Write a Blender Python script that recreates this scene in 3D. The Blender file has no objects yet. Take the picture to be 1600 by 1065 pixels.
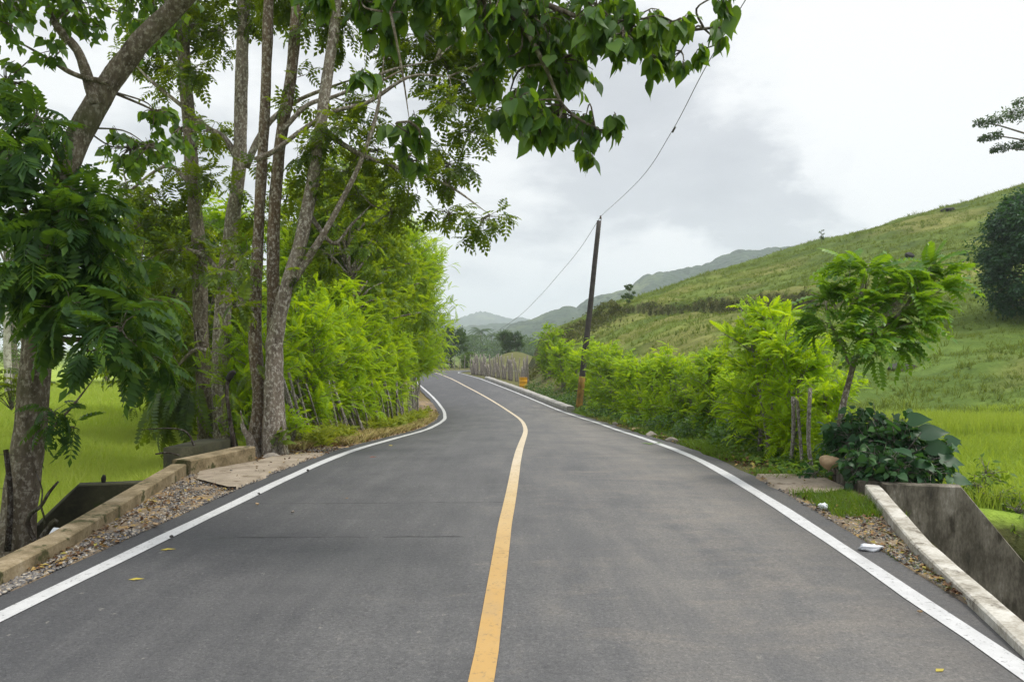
import bpy, math
import numpy as np
rng = np.random.default_rng(7)
F, HZ, CAMH = 1200.0, 545.0, 1.6
SC = bpy.context.scene
COL = SC.collection

# ------------------------------------------------------------------ helpers
def W(px, py, d):
    return np.array([(px-800)/F*d, d, CAMH-(py-HZ)/F*d])

def norm(v):
    v = np.asarray(v, float)
    return v/np.maximum(np.linalg.norm(v, axis=-1, keepdims=True), 1e-9)

def sstep(a, b, x):
    t = np.clip((np.asarray(x, float)-a)/(b-a), 0, 1)
    return t*t*(3-2*t)

def _hash(ix, iy, seed):
    n = (ix*374761393 + iy*668265263 + seed*982451653) & 0xffffffff
    n = ((n ^ (n >> 13))*1274126177) & 0xffffffff
    return ((n ^ (n >> 16)) & 0xffff)/65535.0

def vnoise(x, y, seed=0):
    x = np.asarray(x, float); y = np.asarray(y, float)
    ix = np.floor(x).astype(np.int64); iy = np.floor(y).astype(np.int64)
    fx = x-ix; fy = y-iy
    fx = fx*fx*(3-2*fx); fy = fy*fy*(3-2*fy)
    a = _hash(ix, iy, seed); b = _hash(ix+1, iy, seed); c = _hash(ix, iy+1, seed); d = _hash(ix+1, iy+1, seed)
    return (a*(1-fx)+b*fx)*(1-fy)+(c*(1-fx)+d*fx)*fy

def fbm(x, y, seed=0, o=4):
    s = 0; a = .5; t = 0
    for k in range(o):
        s = s+a*vnoise(x*2**k, y*2**k, seed+k*17); t += a; a *= .5
    return s/t-.5

class MB:
    """collects verts and faces (tris / quads) for ONE mesh object"""
    def __init__(s): s.V = []; s.Q = []; s.T = []; s.n = 0
    def add(s, V, Q=None, T=None):
        V = np.asarray(V, float).reshape(-1, 3)
        if Q is not None and len(Q): s.Q.append(np.asarray(Q, np.int64).reshape(-1, 4)+s.n)
        if T is not None and len(T): s.T.append(np.asarray(T, np.int64).reshape(-1, 3)+s.n)
        s.V.append(V); s.n += len(V); return s
    def mesh(s, name, mat, smooth=True, off=None, attr=None):
        V = np.concatenate(s.V)
        if off is not None: V = V-np.asarray(off)
        Q = np.concatenate(s.Q) if s.Q else np.zeros((0, 4), np.int64)
        T = np.concatenate(s.T) if s.T else np.zeros((0, 3), np.int64)
        me = bpy.data.meshes.new(name)
        me.vertices.add(len(V)); me.vertices.foreach_set('co', V.astype(np.float32).ravel())
        loops = np.concatenate([Q.ravel(), T.ravel()]).astype(np.int32)
        me.loops.add(len(loops)); me.loops.foreach_set('vertex_index', loops)
        nf = len(Q)+len(T)
        st = np.concatenate([np.arange(len(Q))*4, len(Q)*4+np.arange(len(T))*3]).astype(np.int32)
        me.polygons.add(nf); me.polygons.foreach_set('loop_start', st)
        if smooth: me.polygons.foreach_set('use_smooth', np.ones(nf, bool))
        if attr is not None:
            a = me.color_attributes.new('cover', 'FLOAT_COLOR', 'POINT')
            a.data.foreach_set('color', np.asarray(attr, np.float32).ravel())
        me.update(calc_edges=True)
        if mat: me.materials.append(mat)
        return me
    def build(s, name, mat, parent=None, smooth=True, off=None, attr=None, sharp=None):
        if parent is not None and off is None: off = parent.location
        o = bpy.data.objects.new(name, s.mesh(name, mat, smooth, off, attr))
        if sharp: o.data.set_sharp_from_angle(angle=sharp)
        COL.objects.link(o)
        if parent is not None: o.parent = parent
        return o

def tag(o, label=None, cat=None, group=None, kind=None):
    if label: o['label'] = label
    if cat: o['category'] = cat
    if group: o['group'] = group
    if kind: o['kind'] = kind
    return o

def empty(name, loc, label=None, cat=None, group=None):
    o = bpy.data.objects.new(name, None); COL.objects.link(o); o.location = tuple(float(v) for v in loc)
    o.empty_display_size = .2
    return tag(o, label, cat, group)

def copy_tree(o, parent=None):
    c = o.copy(); COL.objects.link(c); c.parent = parent
    for ch in [k for k in list(o.children)]: copy_tree(ch, c)
    return c

def spline(P, n):
    """Catmull-Rom through P (rows may hold extra columns)"""
    P = np.asarray(P, float)
    if len(P) < 3:
        t = np.linspace(0, 1, n)[:, None]; return P[0]*(1-t)+P[-1]*t
    E = np.vstack([2*P[0]-P[1], P, 2*P[-1]-P[-2]])
    s = np.linspace(0, len(P)-1-1e-6, n); i = s.astype(int); t = (s-i)[:, None]
    p0, p1, p2, p3 = E[i], E[i+1], E[i+2], E[i+3]
    return .5*(2*p1+(p2-p0)*t+(2*p0-5*p1+4*p2-p3)*t*t+(3*p1-p0-3*p2+p3)*t**3)

def tube(mb, P, R, sides=8, n=None, rough=0.0, cap=True):
    P = np.asarray(P, float); R = np.asarray(R, float)
    if R.ndim == 0: R = np.full(len(P), float(R))
    if n:
        A = spline(np.c_[P, R], n); P = A[:, :3]; R = np.maximum(A[:, 3], .0008)
    T = norm(np.gradient(P, axis=0)); up = np.array([0., 1, 0]) if abs(T[0, 1]) < .9 else np.array([1., 0, 0])
    N = np.zeros_like(P); v = np.cross(T[0], up); N[0] = v/np.linalg.norm(v)
    for i in range(1, len(P)):
        v = N[i-1]-T[i]*np.dot(N[i-1], T[i]); N[i] = v/max(np.linalg.norm(v), 1e-9)
    B = np.cross(T, N)
    a = np.linspace(0, 2*np.pi, sides, endpoint=False)
    rr = R[:, None]*np.ones(sides)
    if rough:
        k = np.arange(len(P))[:, None]
        rr = rr*(1+rough*(2*vnoise(a[None]*1.3+9+0*k, k*.45+0*a[None], int(rng.integers(999)))-1))
    V = P[:, None]+rr[..., None]*(np.cos(a)[None, :, None]*N[:, None]+np.sin(a)[None, :, None]*B[:, None])
    i = np.arange(len(P)-1)[:, None]*sides; j = np.arange(sides)[None]; j2 = (j+1) % sides
    Q = np.stack([i+j, i+j2, i+sides+j2, i+sides+j], -1).reshape(-1, 4)
    V = V.reshape(-1, 3); T3 = None
    if cap:
        m = len(V); V = np.vstack([V, P[:1], P[-1:]])
        jj = np.arange(sides); l = (len(P)-1)*sides
        T3 = np.vstack([np.c_[(jj+1) % sides, jj, np.full(sides, m)], np.c_[l+jj, l+(jj+1) % sides, np.full(sides, m+1)]])
    mb.add(V, Q, T3)

def box8(mb, P):
    """hexahedron: P[0:4] bottom loop (ccw from above), P[4:8] top loop"""
    mb.add(P, [[3, 2, 1, 0], [4, 5, 6, 7], [0, 1, 5, 4], [1, 2, 6, 5], [2, 3, 7, 6], [3, 0, 4, 7]])

def frames(D, up=None, jit=0.0):
    D = norm(D); n = len(D)
    U = np.tile([0., 0, 1], (n, 1)) if up is None else np.asarray(up, float)
    if jit: U = U+rng.normal(0, jit, (n, 3))
    Y = norm(np.cross(U, D)); return D, Y, np.cross(D, Y)

def inst(mb, tV, tQ, tT, O, D, S, up=None, jit=.35):
    """copies of a leaf template into the one mesh mb"""
    n = len(O)
    if n == 0: return
    X, Y, Z = frames(D, up, jit); S = np.asarray(S)*np.ones(n)
    V = O[:, None]+S[:, None, None]*(tV[None, :, 0:1]*X[:, None]+tV[None, :, 1:2]*Y[:, None]+tV[None, :, 2:3]*Z[:, None])
    k = len(tV)*np.arange(n)[:, None, None]
    mb.add(V, None if tQ is None else (tQ[None]+k), None if tT is None else (tT[None]+k))

# ---- leaf templates: x along, y across, z up
L_SIMPLE = (np.array([[0, 0, 0], [.42, .26, .07], [1, 0, -.14], [.42, -.26, .07], [.5, 0, -.01]], float), None,
            np.array([[0, 4, 1], [1, 4, 2], [0, 3, 4], [3, 2, 4]]))
L_HEART = (np.array([[0, 0, 0], [-.10, .16, .03], [.06, .36, .05], [.33, .42, .05], [.66, .25, .0], [1.08, 0, -.26],
                     [.66, -.25, .0], [.33, -.42, .05], [.06, -.36, .05], [-.10, -.16, .03], [.30, 0, .0], [.66, 0, -.08]], float), None,
           np.array([[0, 10, 1], [1, 10, 2], [2, 10, 3], [3, 10, 11], [3, 11, 4], [4, 11, 5], [0, 9, 10], [9, 8, 10], [8, 7, 10], [7, 11, 10], [7, 6, 11], [6, 5, 11]]))
def heart(fold, droop, curl):
    side = [(-.03, .06), (-.10, .15), (-.08, .27), (.04, .365), (.20, .415), (.38, .395), (.56, .315), (.74, .195), (.91, .08)]
    z = lambda x, y: fold*abs(y)-droop*max(x, 0)**2+curl*abs(y)**2*(1-x)
    V = [(0, 0, 0), (.30, 0, z(.3, 0)), (.65, 0, z(.65, 0)), (1.08, 0, z(1.08, 0))]; T = []
    for sg in (1, -1):
        b = len(V); V += [(x, sg*y, z(x, y)) for x, y in side]
        tri = [(0, b, b+1), (0, b+1, b+2), (0, b+2, b+3), (0, b+3, 1), (b+3, b+4, 1), (b+4, b+5, 1), (b+5, 2, 1), (b+5, b+6, 2), (b+6, b+7, 2), (b+7, b+8, 2), (b+8, 3, 2)]
        T += [t if sg < 0 else t[::-1] for t in tri]
    return np.array(V, float), None, np.array(T)
HEARTS = [heart(.10, .16, -.5), heart(.28, .34, -.9), heart(-.02, .08, .5), heart(.5, .22, -1.2)]
def frond(pairs, ll, lw, droop, stalk=.15, hang=.25):
    V = []; T = []
    def leaf(p, d, l, w):
        d = norm(d); y = norm(np.cross([0, 0, 1.], d)); z = np.cross(d, y); b = len(V)
        for (a, c, e) in ((0, 0, 0), (.45, .5, .1), (1, 0, -.12), (.45, -.5, .1)):
            V.append(p+d*l*a+y*w*c+z*w*e)
        T.extend([[b, b+2, b+1], [b, b+3, b+2]])
    def rach(t): return np.array([t*(1-.12*droop*t), 0, .10*math.sin(t*2.2)-droop*t*t])
    for i in range(pairs):
        t = stalk+(1-stalk)*(i+.5)/pairs; p = rach(t); tan = norm(rach(t+.02)-rach(t-.02))
        l = ll*(.65+.5*math.sin(math.pi*min(1, .15+.85*(i+.5)/pairs)))
        for s in (1, -1):
            leaf(p, tan*.45+np.array([0, s*.9, -hang]), l, lw)
    leaf(rach(1.), rach(1.)-rach(.95), ll, lw)
    b = len(V); n = 5
    for i in range(n+1):
        p = rach(i/n); w = .012*(1-.6*i/n); V.extend([p+[0, w, 0], p-[0, w, 0]])
        if i: T.extend([[b+2*i-2, b+2*i-1, b+2*i], [b+2*i-1, b+2*i+1, b+2*i]])
    return np.array(V), None, np.array(T)
FROND_FINE = [frond(11, .19, .075, d, .1, .2) for d in (.15, .3, .5)]
FROND_MID = [frond(7, .28, .125, d, .18, .3) for d in (.15, .35, .6)]
FROND_BIG = [frond(6, .40, .155, d, .2, .45) for d in (.2, .45, .7)]
FROND_HANG = [frond(12, .17, .085, d, .1, .15) for d in (.25, .5)]
FROND_YOUNG = [frond(7, .27, .15, d, .15, .2) for d in (.2, .4, .65)]
FROND_SPRAY = [frond(4, .40, .20, d, .15, .25) for d in (.1, .35)]
PRISM_T = np.array([[0, 1, 4], [0, 4, 3], [1, 2, 5], [1, 5, 4], [2, 0, 3], [2, 3, 5]])
def twig_prisms(mb, A, B, ra, rb):
    n = len(A)
    if n == 0: return
    D, Y, Z = frames(B-A+1e-9); V = []
    for base, r in ((A, ra), (B, rb)):
        r = np.asarray(r)*np.ones(n)
        for k in range(3):
            a = k*2.0944; V.append(base+r[:, None]*(math.cos(a)*Y+math.sin(a)*Z))
    V = np.stack(V, 1); mb.add(V, None, PRISM_T[None]+6*np.arange(n)[:, None, None])

def rdir(n): return norm(rng.normal(0, 1, (n, 3)))

def leafy_blob(leaf, wood, c, r, ntwig, kind, size, squash=.8, droop=.35, nleaf=7, tl=None, root=None):
    """a clump of twigs with leaves about c; wood gets the twigs"""
    c = np.asarray(c, float); d = rdir(ntwig)
    rad = r*rng.random(ntwig)**.5*.8
    st = c+d*rad[:, None]*np.array([1, 1, squash])
    dr = norm(d*.8+rng.normal(0, .55, (ntwig, 3))+[0, 0, .15-droop])
    L = (tl or r*.45)*rng.uniform(.6, 1.25, ntwig)
    mid = c+(st-c)*.5+rng.normal(0, .06*r, (ntwig, 3))
    if wood is not None:
        twig_prisms(wood, np.repeat(c[None], ntwig, 0), mid, .010+.0*rad, .007)
        twig_prisms(wood, mid, st, .007, .005)
        twig_prisms(wood, st, st+dr*(L*.8)[:, None], .005, .003)
    if kind in ('heart', 'simple'):
        side = norm(np.cross(dr, [0, 0, 1.])+rng.normal(0, .2, dr.shape))
        for j in range(nleaf):
            f = (j+.6)/nleaf; t = HEARTS[int(rng.integers(4))] if kind == 'heart' else L_SIMPLE
            p = st+dr*(L*f)[:, None]+np.array([0, 0, -droop])*(L*f*f)[:, None]*.6
            ld = norm(dr*.45+side*(1 if j % 2 else -1)*.75+[0, 0, -droop*1.6]+rng.normal(0, .3, (ntwig, 3)))
            inst(leaf, *t, p+ld*size*.25, ld, size*rng.uniform(.45, 1.2, ntwig), jit=.7)
            if wood is not None and kind == 'heart' and size > .12: twig_prisms(wood, p, p+ld*size*.26, .003, .002)
    else:
        for j in range(nleaf):
            f = (j+.5)/nleaf; t = kind[int(rng.integers(len(kind)))]
            p = st+dr*(L*f)[:, None]
            ld = norm(dr*.55+rdir(ntwig)*.75+[0, 0, .12-droop])
            inst(leaf, *t, p, ld, size*rng.uniform(.65, 1.15, ntwig), jit=.3)

# ------------------------------------------------------------------ materials
def new_mat(name):
    m = bpy.data.materials.new(name); m.use_nodes = True
    nt = m.node_tree; nt.nodes.clear(); return m, nt
class NT:
    def __init__(s, nt): s.nt = nt
    def n(s, t, **kw):
        nd = s.nt.nodes.new(t)
        for k, v in kw.items():
            if k == 'inp':
                for a, b in v.items():
                    if isinstance(b, bpy.types.NodeSocket): s.nt.links.new(b, nd.inputs[a])
                    else: nd.inputs[a].default_value = b
            else: setattr(nd, k, v)
        return nd
    def noise(s, vec, scale, detail=4, rough=.55, dist=0.0):
        return s.n('ShaderNodeTexNoise', inp={'Vector': vec, 'Scale': scale, 'Detail': detail, 'Roughness': rough, 'Distortion': dist}).outputs['Fac']
    def ramp(s, fac, stops):
        r = s.n('ShaderNodeValToRGB', inp={'Fac': fac}); e = r.color_ramp.elements
        while len(e) > 1: e.remove(e[-1])
        for i, (p, c) in enumerate(stops):
            el = e[0] if i == 0 else e.new(p)
            el.position = p; el.color = (*c, 1) if len(c) == 3 else c
        return r.outputs['Color']
    def mix(s, f, a, b, mode='MIX'):
        m = s.n('ShaderNodeMix', data_type='RGBA', blend_type=mode, clamp_factor=True)
        for sock, v in ((m.inputs[0], f), (m.inputs[6], a), (m.inputs[7], b)):
            if isinstance(v, bpy.types.NodeSocket): s.nt.links.new(v, sock)
            elif sock.type == 'RGBA': sock.default_value = (*v, 1) if len(v) == 3 else v
            else: sock.default_value = v
        return m.outputs[2]
    def math(s, op, a, b=None, clamp=False):
        m = s.n('ShaderNodeMath', operation=op, use_clamp=clamp)
        for i, v in enumerate((a, b)):
            if v is None: continue
            if isinstance(v, bpy.types.NodeSocket): s.nt.links.new(v, m.inputs[i])
            else: m.inputs[i].default_value = v
        return m.outputs[0]
    def scale(s, vec, v):
        return s.n('ShaderNodeVectorMath', operation='MULTIPLY', inp={0: vec, 1: v}).outputs[0]
    def pos(s): return s.n('ShaderNodeNewGeometry').outputs['Position']
    def obj(s): return s.n('ShaderNodeTexCoord').outputs['Object']
    def bump(s, h, strength, dist=.02):
        return s.n('ShaderNodeBump', inp={'Height': h, 'Strength': strength, 'Distance': dist}).outputs[0]
    def out(s, sh, vol=None):
        o = s.n('ShaderNodeOutputMaterial')
        if sh is not None: s.nt.links.new(sh, o.inputs[0])
        if vol is not None: s.nt.links.new(vol, o.inputs[1])
    def bsdf(s, col, rough=.8, spec=.3, normal=None):
        inp = {'Base Color': col if isinstance(col, bpy.types.NodeSocket) else (*col, 1), 'Roughness': rough, 'Specular IOR Level': spec}
        if normal is not None: inp['Normal'] = normal
        return s.n('ShaderNodeBsdfPrincipled', inp=inp).outputs[0]

def leaf_mat(name, stops, trans=.38, tcol=(.22, .38, .02), rough=.42, spec=.35, clump=1.6):
    m, nt = new_mat(name); k = NT(nt); g = k.n('ShaderNodeNewGeometry')
    r = g.outputs['Random Per Island']; oi = k.n('ShaderNodeObjectInfo').outputs['Random']
    cl = k.noise(k.pos(), clump, 2)
    f = k.math('ADD', k.math('MULTIPLY', r, .55), k.math('MULTIPLY', k.math('SUBTRACT', cl, .5), 1.1))
    f = k.math('ADD', k.math('ADD', f, .17), k.math('MULTIPLY', k.math('SUBTRACT', oi, .5), .30), True)
    col = k.ramp(f, stops)
    p = k.bsdf(col, rough, spec)
    tc = k.mix(.65, col, tcol)
    tc = k.mix(1., tc, (1.25, 1.25, 1.0), 'MULTIPLY')
    t = k.n('ShaderNodeBsdfTranslucent', inp={'Color': tc}).outputs[0]
    k.out(k.n('ShaderNodeMixShader', inp={0: trans, 1: p, 2: t}).outputs[0]); return m

M = {}
M['heart'] = leaf_mat('heart_leaf', [(0, (.016, .042, .016)), (.40, (.034, .088, .022)), (.65, (.07, .15, .022)), (.85, (.14, .24, .022)), (1, (.2, .3, .025))], .38, (.26, .42, .010), .46, .32, 2.2)
M['pinnate'] = leaf_mat('broad_pinnate_leaf', [(0, (.010, .030, .012)), (.5, (.024, .068, .018)), (.85, (.065, .135, .018)), (1, (.12, .2, .02))], .34, (.17, .30, .010), .5, .22, 2.)
M['small'] = leaf_mat('small_leaf', [(0, (.016, .036, .009)), (.40, (.040, .082, .012)), (.75, (.10, .16, .014)), (1, (.18, .24, .015))], .45, (.34, .44, .008), .45, .3)
M['feather'] = leaf_mat('feathery_leaf', [(0, (.065, .145, .010)), (.35, (.18, .325, .012)), (.68, (.30, .46, .014)), (1, (.40, .51, .02))], .50, (.50, .63, .006), .5, .25, .9)
M['feather_dark'] = leaf_mat('feathery_leaf_darker', [(0, (.045, .105, .010)), (.5, (.13, .25, .012)), (1, (.25, .38, .014))], .47, (.42, .56, .006), .5, .25, .9)
M['airy'] = leaf_mat('airy_bright_leaf', [(0, (.035, .08, .010)), (.40, (.08, .16, .012)), (.75, (.17, .26, .014)), (1, (.26, .34, .016))], .46, (.40, .50, .006), .45, .3, .8)
M['sapling'] = leaf_mat('young_tree_leaf', [(0, (.032, .095, .018)), (.5, (.08, .19, .02)), (.8, (.16, .29, .018)), (1, (.24, .36, .02))], .40, (.28, .44, .010), .4, .35)
M['vine'] = leaf_mat('creeper_leaf', [(0, (.012, .045, .022)), (.6, (.028, .085, .030)), (1, (.06, .14, .03))], .25, (.08, .2, .02), .45, .3)
M['under'] = leaf_mat('undergrowth_leaf', [(0, (.018, .05, .014)), (.5, (.045, .105, .018)), (.85, (.10, .18, .02)), (1, (.2, .26, .03))], .32, (.14, .26, .014), .5, .25, 1.6)
M['far'] = leaf_mat('far_tree_leaf', [(0, (.022, .05, .018)), (.5, (.045, .09, .022)), (1, (.09, .15, .025))], .3, (.12, .2, .02), .6, .2, .35)
M['far_light'] = leaf_mat('far_light_leaf', [(0, (.05, .10, .02)), (.5, (.10, .18, .02)), (1, (.17, .26, .03))], .35, (.2, .3, .02), .6, .2, .35)
M['scrub'] = leaf_mat('dry_scrub_leaf', [(0, (.03, .032, .014)), (.5, (.06, .07, .022)), (.8, (.10, .11, .03)), (1, (.16, .14, .06))], .25, (.14, .16, .03), .7, .15, .5)
M['grass'] = leaf_mat('field_grass_blade', [(0, (.16, .235, .032)), (.5, (.27, .355, .052)), (1, (.39, .44, .10))], .42, (.42, .51, .045), .55, .2, .25)
M['hillgrass'] = leaf_mat('hill_grass_blade', [(0, (.065, .108, .020)), (.5, (.125, .185, .030)), (1, (.21, .25, .055))], .35, (.25, .29, .04), .6, .15, .12)
M['weed'] = leaf_mat('verge_weed_leaf', [(0, (.035, .085, .012)), (.5, (.085, .165, .014)), (.9, (.18, .26, .02)), (1, (.28, .28, .03))], .4, (.24, .34, .015), .5, .25, 2.)
M['weed_yellow'] = leaf_mat('verge_yellow_weed_leaf', [(0, (.10, .15, .012)), (.5, (.22, .27, .02)), (1, (.38, .36, .04))], .4, (.36, .40, .02), .5, .25, 2.)

def bark_mat(name, dark, mid, lichen, moss=(.05, .07, .015), sc=1.0):
    m, nt = new_mat(name); k = NT(nt); p = k.pos()
    n1 = k.noise(k.scale(p, (5*sc, 5*sc, 1.3*sc)), 2.5, 6, .65); n2 = k.noise(k.scale(p, (1, 1, .7)), 24*sc, 5, .7); n3 = k.noise(p, 1.1, 3)
    col = k.ramp(n1, [(.3, dark), (.62, mid)])
    col = k.mix(k.ramp(n2, [(.50, (0, 0, 0)), (.60, (.95, .95, .95))]), col, lichen)
    col = k.mix(k.ramp(n3, [(.55, (0, 0, 0)), (.72, (.6, .6, .6))]), col, moss)
    k.out(k.bsdf(col, .9, .15, k.bump(k.math('ADD', n1, k.math('MULTIPLY', n2, .6)), 1., .05))); return m
M['bark'] = bark_mat('lichened_bark', (.06, .048, .034), (.18, .148, .112), (.31, .28, .235))
M['bark_pale'] = bark_mat('pale_bark', (.09, .072, .055), (.25, .21, .17), (.47, .44, .39))
M['bark_red'] = bark_mat('reddish_bark', (.06, .044, .03), (.17, .125, .085), (.38, .35, .30), (.15, .085, .035))
M['twig'] = bark_mat('grey_stick_bark', (.10, .085, .07), (.28, .25, .22), (.48, .46, .43), (.07, .08, .03), 1.6)
M['palestick'] = bark_mat('bleached_stick_bark', (.13, .115, .10), (.27, .24, .215), (.42, .39, .36), (.16, .13, .09), 1.6)
M['deadwood'] = bark_mat('dark_dead_wood', (.015, .011, .008), (.05, .038, .028), (.12, .11, .10))

def rough_mat(name, stops, sc=3., rough=.9, bump=.5, bd=.01, fine=40., spots=None, stretch=None):
    m, nt = new_mat(name); k = NT(nt); p = k.pos()
    if stretch: p = k.scale(p, stretch)
    n1 = k.noise(p, sc, 6, .6); n2 = k.noise(p, fine, 4, .7)
    f = k.math('ADD', k.math('MULTIPLY', n1, .7), k.math('MULTIPLY', n2, .3))
    col = k.ramp(f, stops)
    if spots: col = k.mix(k.ramp(k.noise(p, spots[0], 5, .65), [(spots[1], (0, 0, 0)), (spots[1]+.08, (1, 1, 1))]), col, spots[2])
    k.out(k.bsdf(col, rough, .2, k.bump(f, bump, bd))); return m
M['conc_tan'] = rough_mat('mossy_tan_concrete', [(.3, (.065, .052, .03)), (.44, (.15, .118, .068)), (.57, (.25, .20, .125)), (.72, (.35, .30, .22))], 3.6, .9, .9, .02, 28, (5.5, .56, (.055, .055, .022)))
M['conc_white'] = rough_mat('whitewashed_concrete', [(.3, (.15, .135, .105)), (.45, (.33, .31, .265)), (.58, (.47, .455, .41)), (.75, (.55, .54, .505))], 5., .85, .35, .006, 40, (6., .58, (.14, .125, .10)))
M['conc_dark'] = rough_mat('stained_dark_concrete', [(.32, (.035, .032, .026)), (.45, (.10, .09, .07)), (.56, (.19, .172, .14)), (.68, (.36, .34, .30))], 2.6, .9, .7, .012, 30, (1.9, .53, (.055, .048, .036)), (1.6, 1.6, .55))
M['conc_black'] = rough_mat('algae_black_concrete', [(.3, (.012, .012, .009)), (.55, (.04, .04, .022)), (.75, (.10, .09, .06))], 2.4, .9, .5, .012, 28, (5., .62, (.035, .05, .01)))
M['conc_pad'] = rough_mat('dusty_pale_concrete', [(.3, (.13, .105, .075)), (.5, (.25, .21, .16)), (.7, (.35, .30, .24))], 3., .92, .5, .01, 45, (4., .57, (.12, .09, .06)))
M['kerb'] = rough_mat('grey_kerb_concrete', [(.3, (.22, .21, .19)), (.6, (.36, .35, .33))], 3., .9, .3, .01, 30)
M['soil'] = rough_mat('gravelly_soil', [(.28, (.06, .047, .036)), (.45, (.15, .12, .09)), (.6, (.26, .195, .12)), (.75, (.34, .27, .19))], 2.2, .95, 1., .03, 55, (4.5, .54, (.36, .235, .09)))
M['rock_dark'] = rough_mat('dark_hill_rock', [(.3, (.02, .019, .019)), (.7, (.08, .075, .07))], 3., .95, .7, .05, 20)
M['rock_tan'] = rough_mat('tan_rock', [(.3, (.22, .14, .07)), (.7, (.45, .34, .22))], 6., .95, .6, .02, 30)
M['rock_grey'] = rough_mat('grey_stone', [(.3, (.14, .12, .10)), (.7, (.34, .31, .27))], 8., .95, .6, .02, 40)
M['yellow'] = rough_mat('faded_yellow_paint', [(.3, (.50, .24, .012)), (.7, (.66, .36, .03))], 5., .6, .2, .004, 30)
M['oldyellow'] = rough_mat('worn_yellow_paint_on_wood', [(.3, (.09, .055, .02)), (.5, (.22, .13, .03)), (.7, (.34, .20, .04))], 4., .8, .4, .006, 25)
M['polewood'] = rough_mat('dark_pole_wood', [(.3, (.028, .024, .024)), (.7, (.085, .075, .07))], 3., .85, .6, .01, 25)
M['wire'] = rough_mat('dull_cable', [(.3, (.10, .10, .10)), (.7, (.16, .16, .16))], 3., .6, .1, .001, 25)
M['rust'] = rough_mat('rusty_wire', [(.3, (.06, .045, .035)), (.7, (.13, .10, .08))], 9., .7, .1, .001, 25)
M['porcelain'] = rough_mat('brown_insulator', [(.3, (.05, .03, .02)), (.7, (.09, .05, .03))], 9., .3, .1, .001, 25)
M['plastic'] = rough_mat('white_plastic', [(.3, (.55, .6, .68)), (.7, (.8, .82, .85))], 14., .35, .4, .01, 50)
M['dark'] = rough_mat('black_char', [(.3, (.008, .008, .008)), (.7, (.025, .022, .02))], 14., .8, .4, .01, 50)

def island_mat(name, stops, rough=.85, bump=True):
    m, nt = new_mat(name); k = NT(nt); g = k.n('ShaderNodeNewGeometry')
    col = k.ramp(g.outputs['Random Per Island'], stops)
    n = k.noise(k.pos(), 60, 3)
    col = k.mix(k.math('MULTIPLY', n, .7), col, k.mix(1., col, (.45, .45, .45), 'MULTIPLY'))
    k.out(k.bsdf(col, rough, .2)); return m
M['stones'] = island_mat('loose_gravel_stones', [(0, (.085, .083, .085)), (.35, (.16, .155, .155)), (.62, (.26, .245, .23)), (.8, (.36, .28, .18)), (.92, (.45, .40, .33)), (1, (.55, .52, .47))])
M['dryleaf'] = island_mat('dry_leaf', [(0, (.055, .03, .018)), (.4, (.14, .075, .038)), (.7, (.28, .17, .07)), (.9, (.42, .29, .10)), (1, (.30, .27, .06))], .7)
M['straw'] = island_mat('dry_verge_grass', [(0, (.26, .19, .06)), (.4, (.42, .32, .12)), (.75, (.5, .42, .2)), (1, (.26, .30, .04))], .8)
M['leaf_yellow'] = island_mat('yellow_leaf', [(0, (.42, .35, .06)), (1, (.46, .38, .07))], .6)
M['leaf_green'] = island_mat('green_leaf', [(0, (.06, .14, .02)), (1, (.14, .24, .03))], .6)
M['leaf_red'] = island_mat('red_leaf', [(0, (.25, .05, .03)), (1, (.3, .07, .04))], .6)

# asphalt: fresh dark mix, grey wear, tan dust, painted left-lane shade, paving seams
m, nt = new_mat('asphalt'); k = NT(nt); p = k.pos(); sx = k.n('ShaderNodeSeparateXYZ', inp={0: p})
X, Y = sx.outputs[0], sx.outputs[1]
grain = k.noise(p, 110, 3, .8); mid = k.noise(k.scale(p, (1.3, .55, 1)), 1.1, 5, .6); streak = k.noise(k.scale(p, (3.2, .28, 1)), 1.6, 5, .6, .3)
sweep = k.noise(k.scale(p, (.35, 1.9, 1)), 2.0, 6, .62, .4)
f = k.math('ADD', k.math('MULTIPLY', mid, .55), k.math('ADD', k.math('MULTIPLY', streak, .28), k.math('MULTIPLY', sweep, .17)))
side = k.n('ShaderNodeMapRange', inp={0: X, 1: -2.6, 2: 2.4, 3: -.18, 4: .15}).outputs[0]  # canopy shade painted into the left lane, right lane lightened
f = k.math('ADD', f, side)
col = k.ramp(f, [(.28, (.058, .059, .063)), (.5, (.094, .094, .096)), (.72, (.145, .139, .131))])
dust = k.ramp(k.math('ADD', k.noise(k.scale(p, (.8, 1.6, 1)), 1.7, 7, .7, .5), k.math('MULTIPLY', side, .9)), [(.55, (0, 0, 0)), (.74, (.30, .30, .30))])
col = k.mix(dust, col, (.235, .205, .17))
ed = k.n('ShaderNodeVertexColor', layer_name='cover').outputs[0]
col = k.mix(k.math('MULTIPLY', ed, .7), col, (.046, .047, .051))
specks = k.ramp(k.noise(k.scale(p, (1, .6, 1)), 16, 3, .6), [(.68, (0, 0, 0)), (.74, (.5, .5, .5))])
col = k.mix(specks, col, (.22, .21, .19))
for y0, x0, x1, w in ((8.05, -3.3, -.1, .012), (6.55, -2.5, -.3, .02), (18.0, 0.2, 3.2, .03), (12.6, -3, 3., .012)):
    wob = k.math('MULTIPLY', k.math('SUBTRACT', k.noise(p, 2.5, 4), .5), .10)
    dd = k.math('ABSOLUTE', k.math('ADD', k.math('SUBTRACT', Y, y0), wob))
    a = k.math('MULTIPLY', k.math('LESS_THAN', dd, w), k.math('MULTIPLY', k.math('GREATER_THAN', X, x0), k.math('LESS_THAN', X, x1)))
    a = k.math('MULTIPLY', a, k.ramp(k.noise(p, 3.3, 3), [(.35, (0, 0, 0)), (.55, (.9, .9, .9))]))
    col = k.mix(a, col, (.022, .022, .024))
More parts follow.
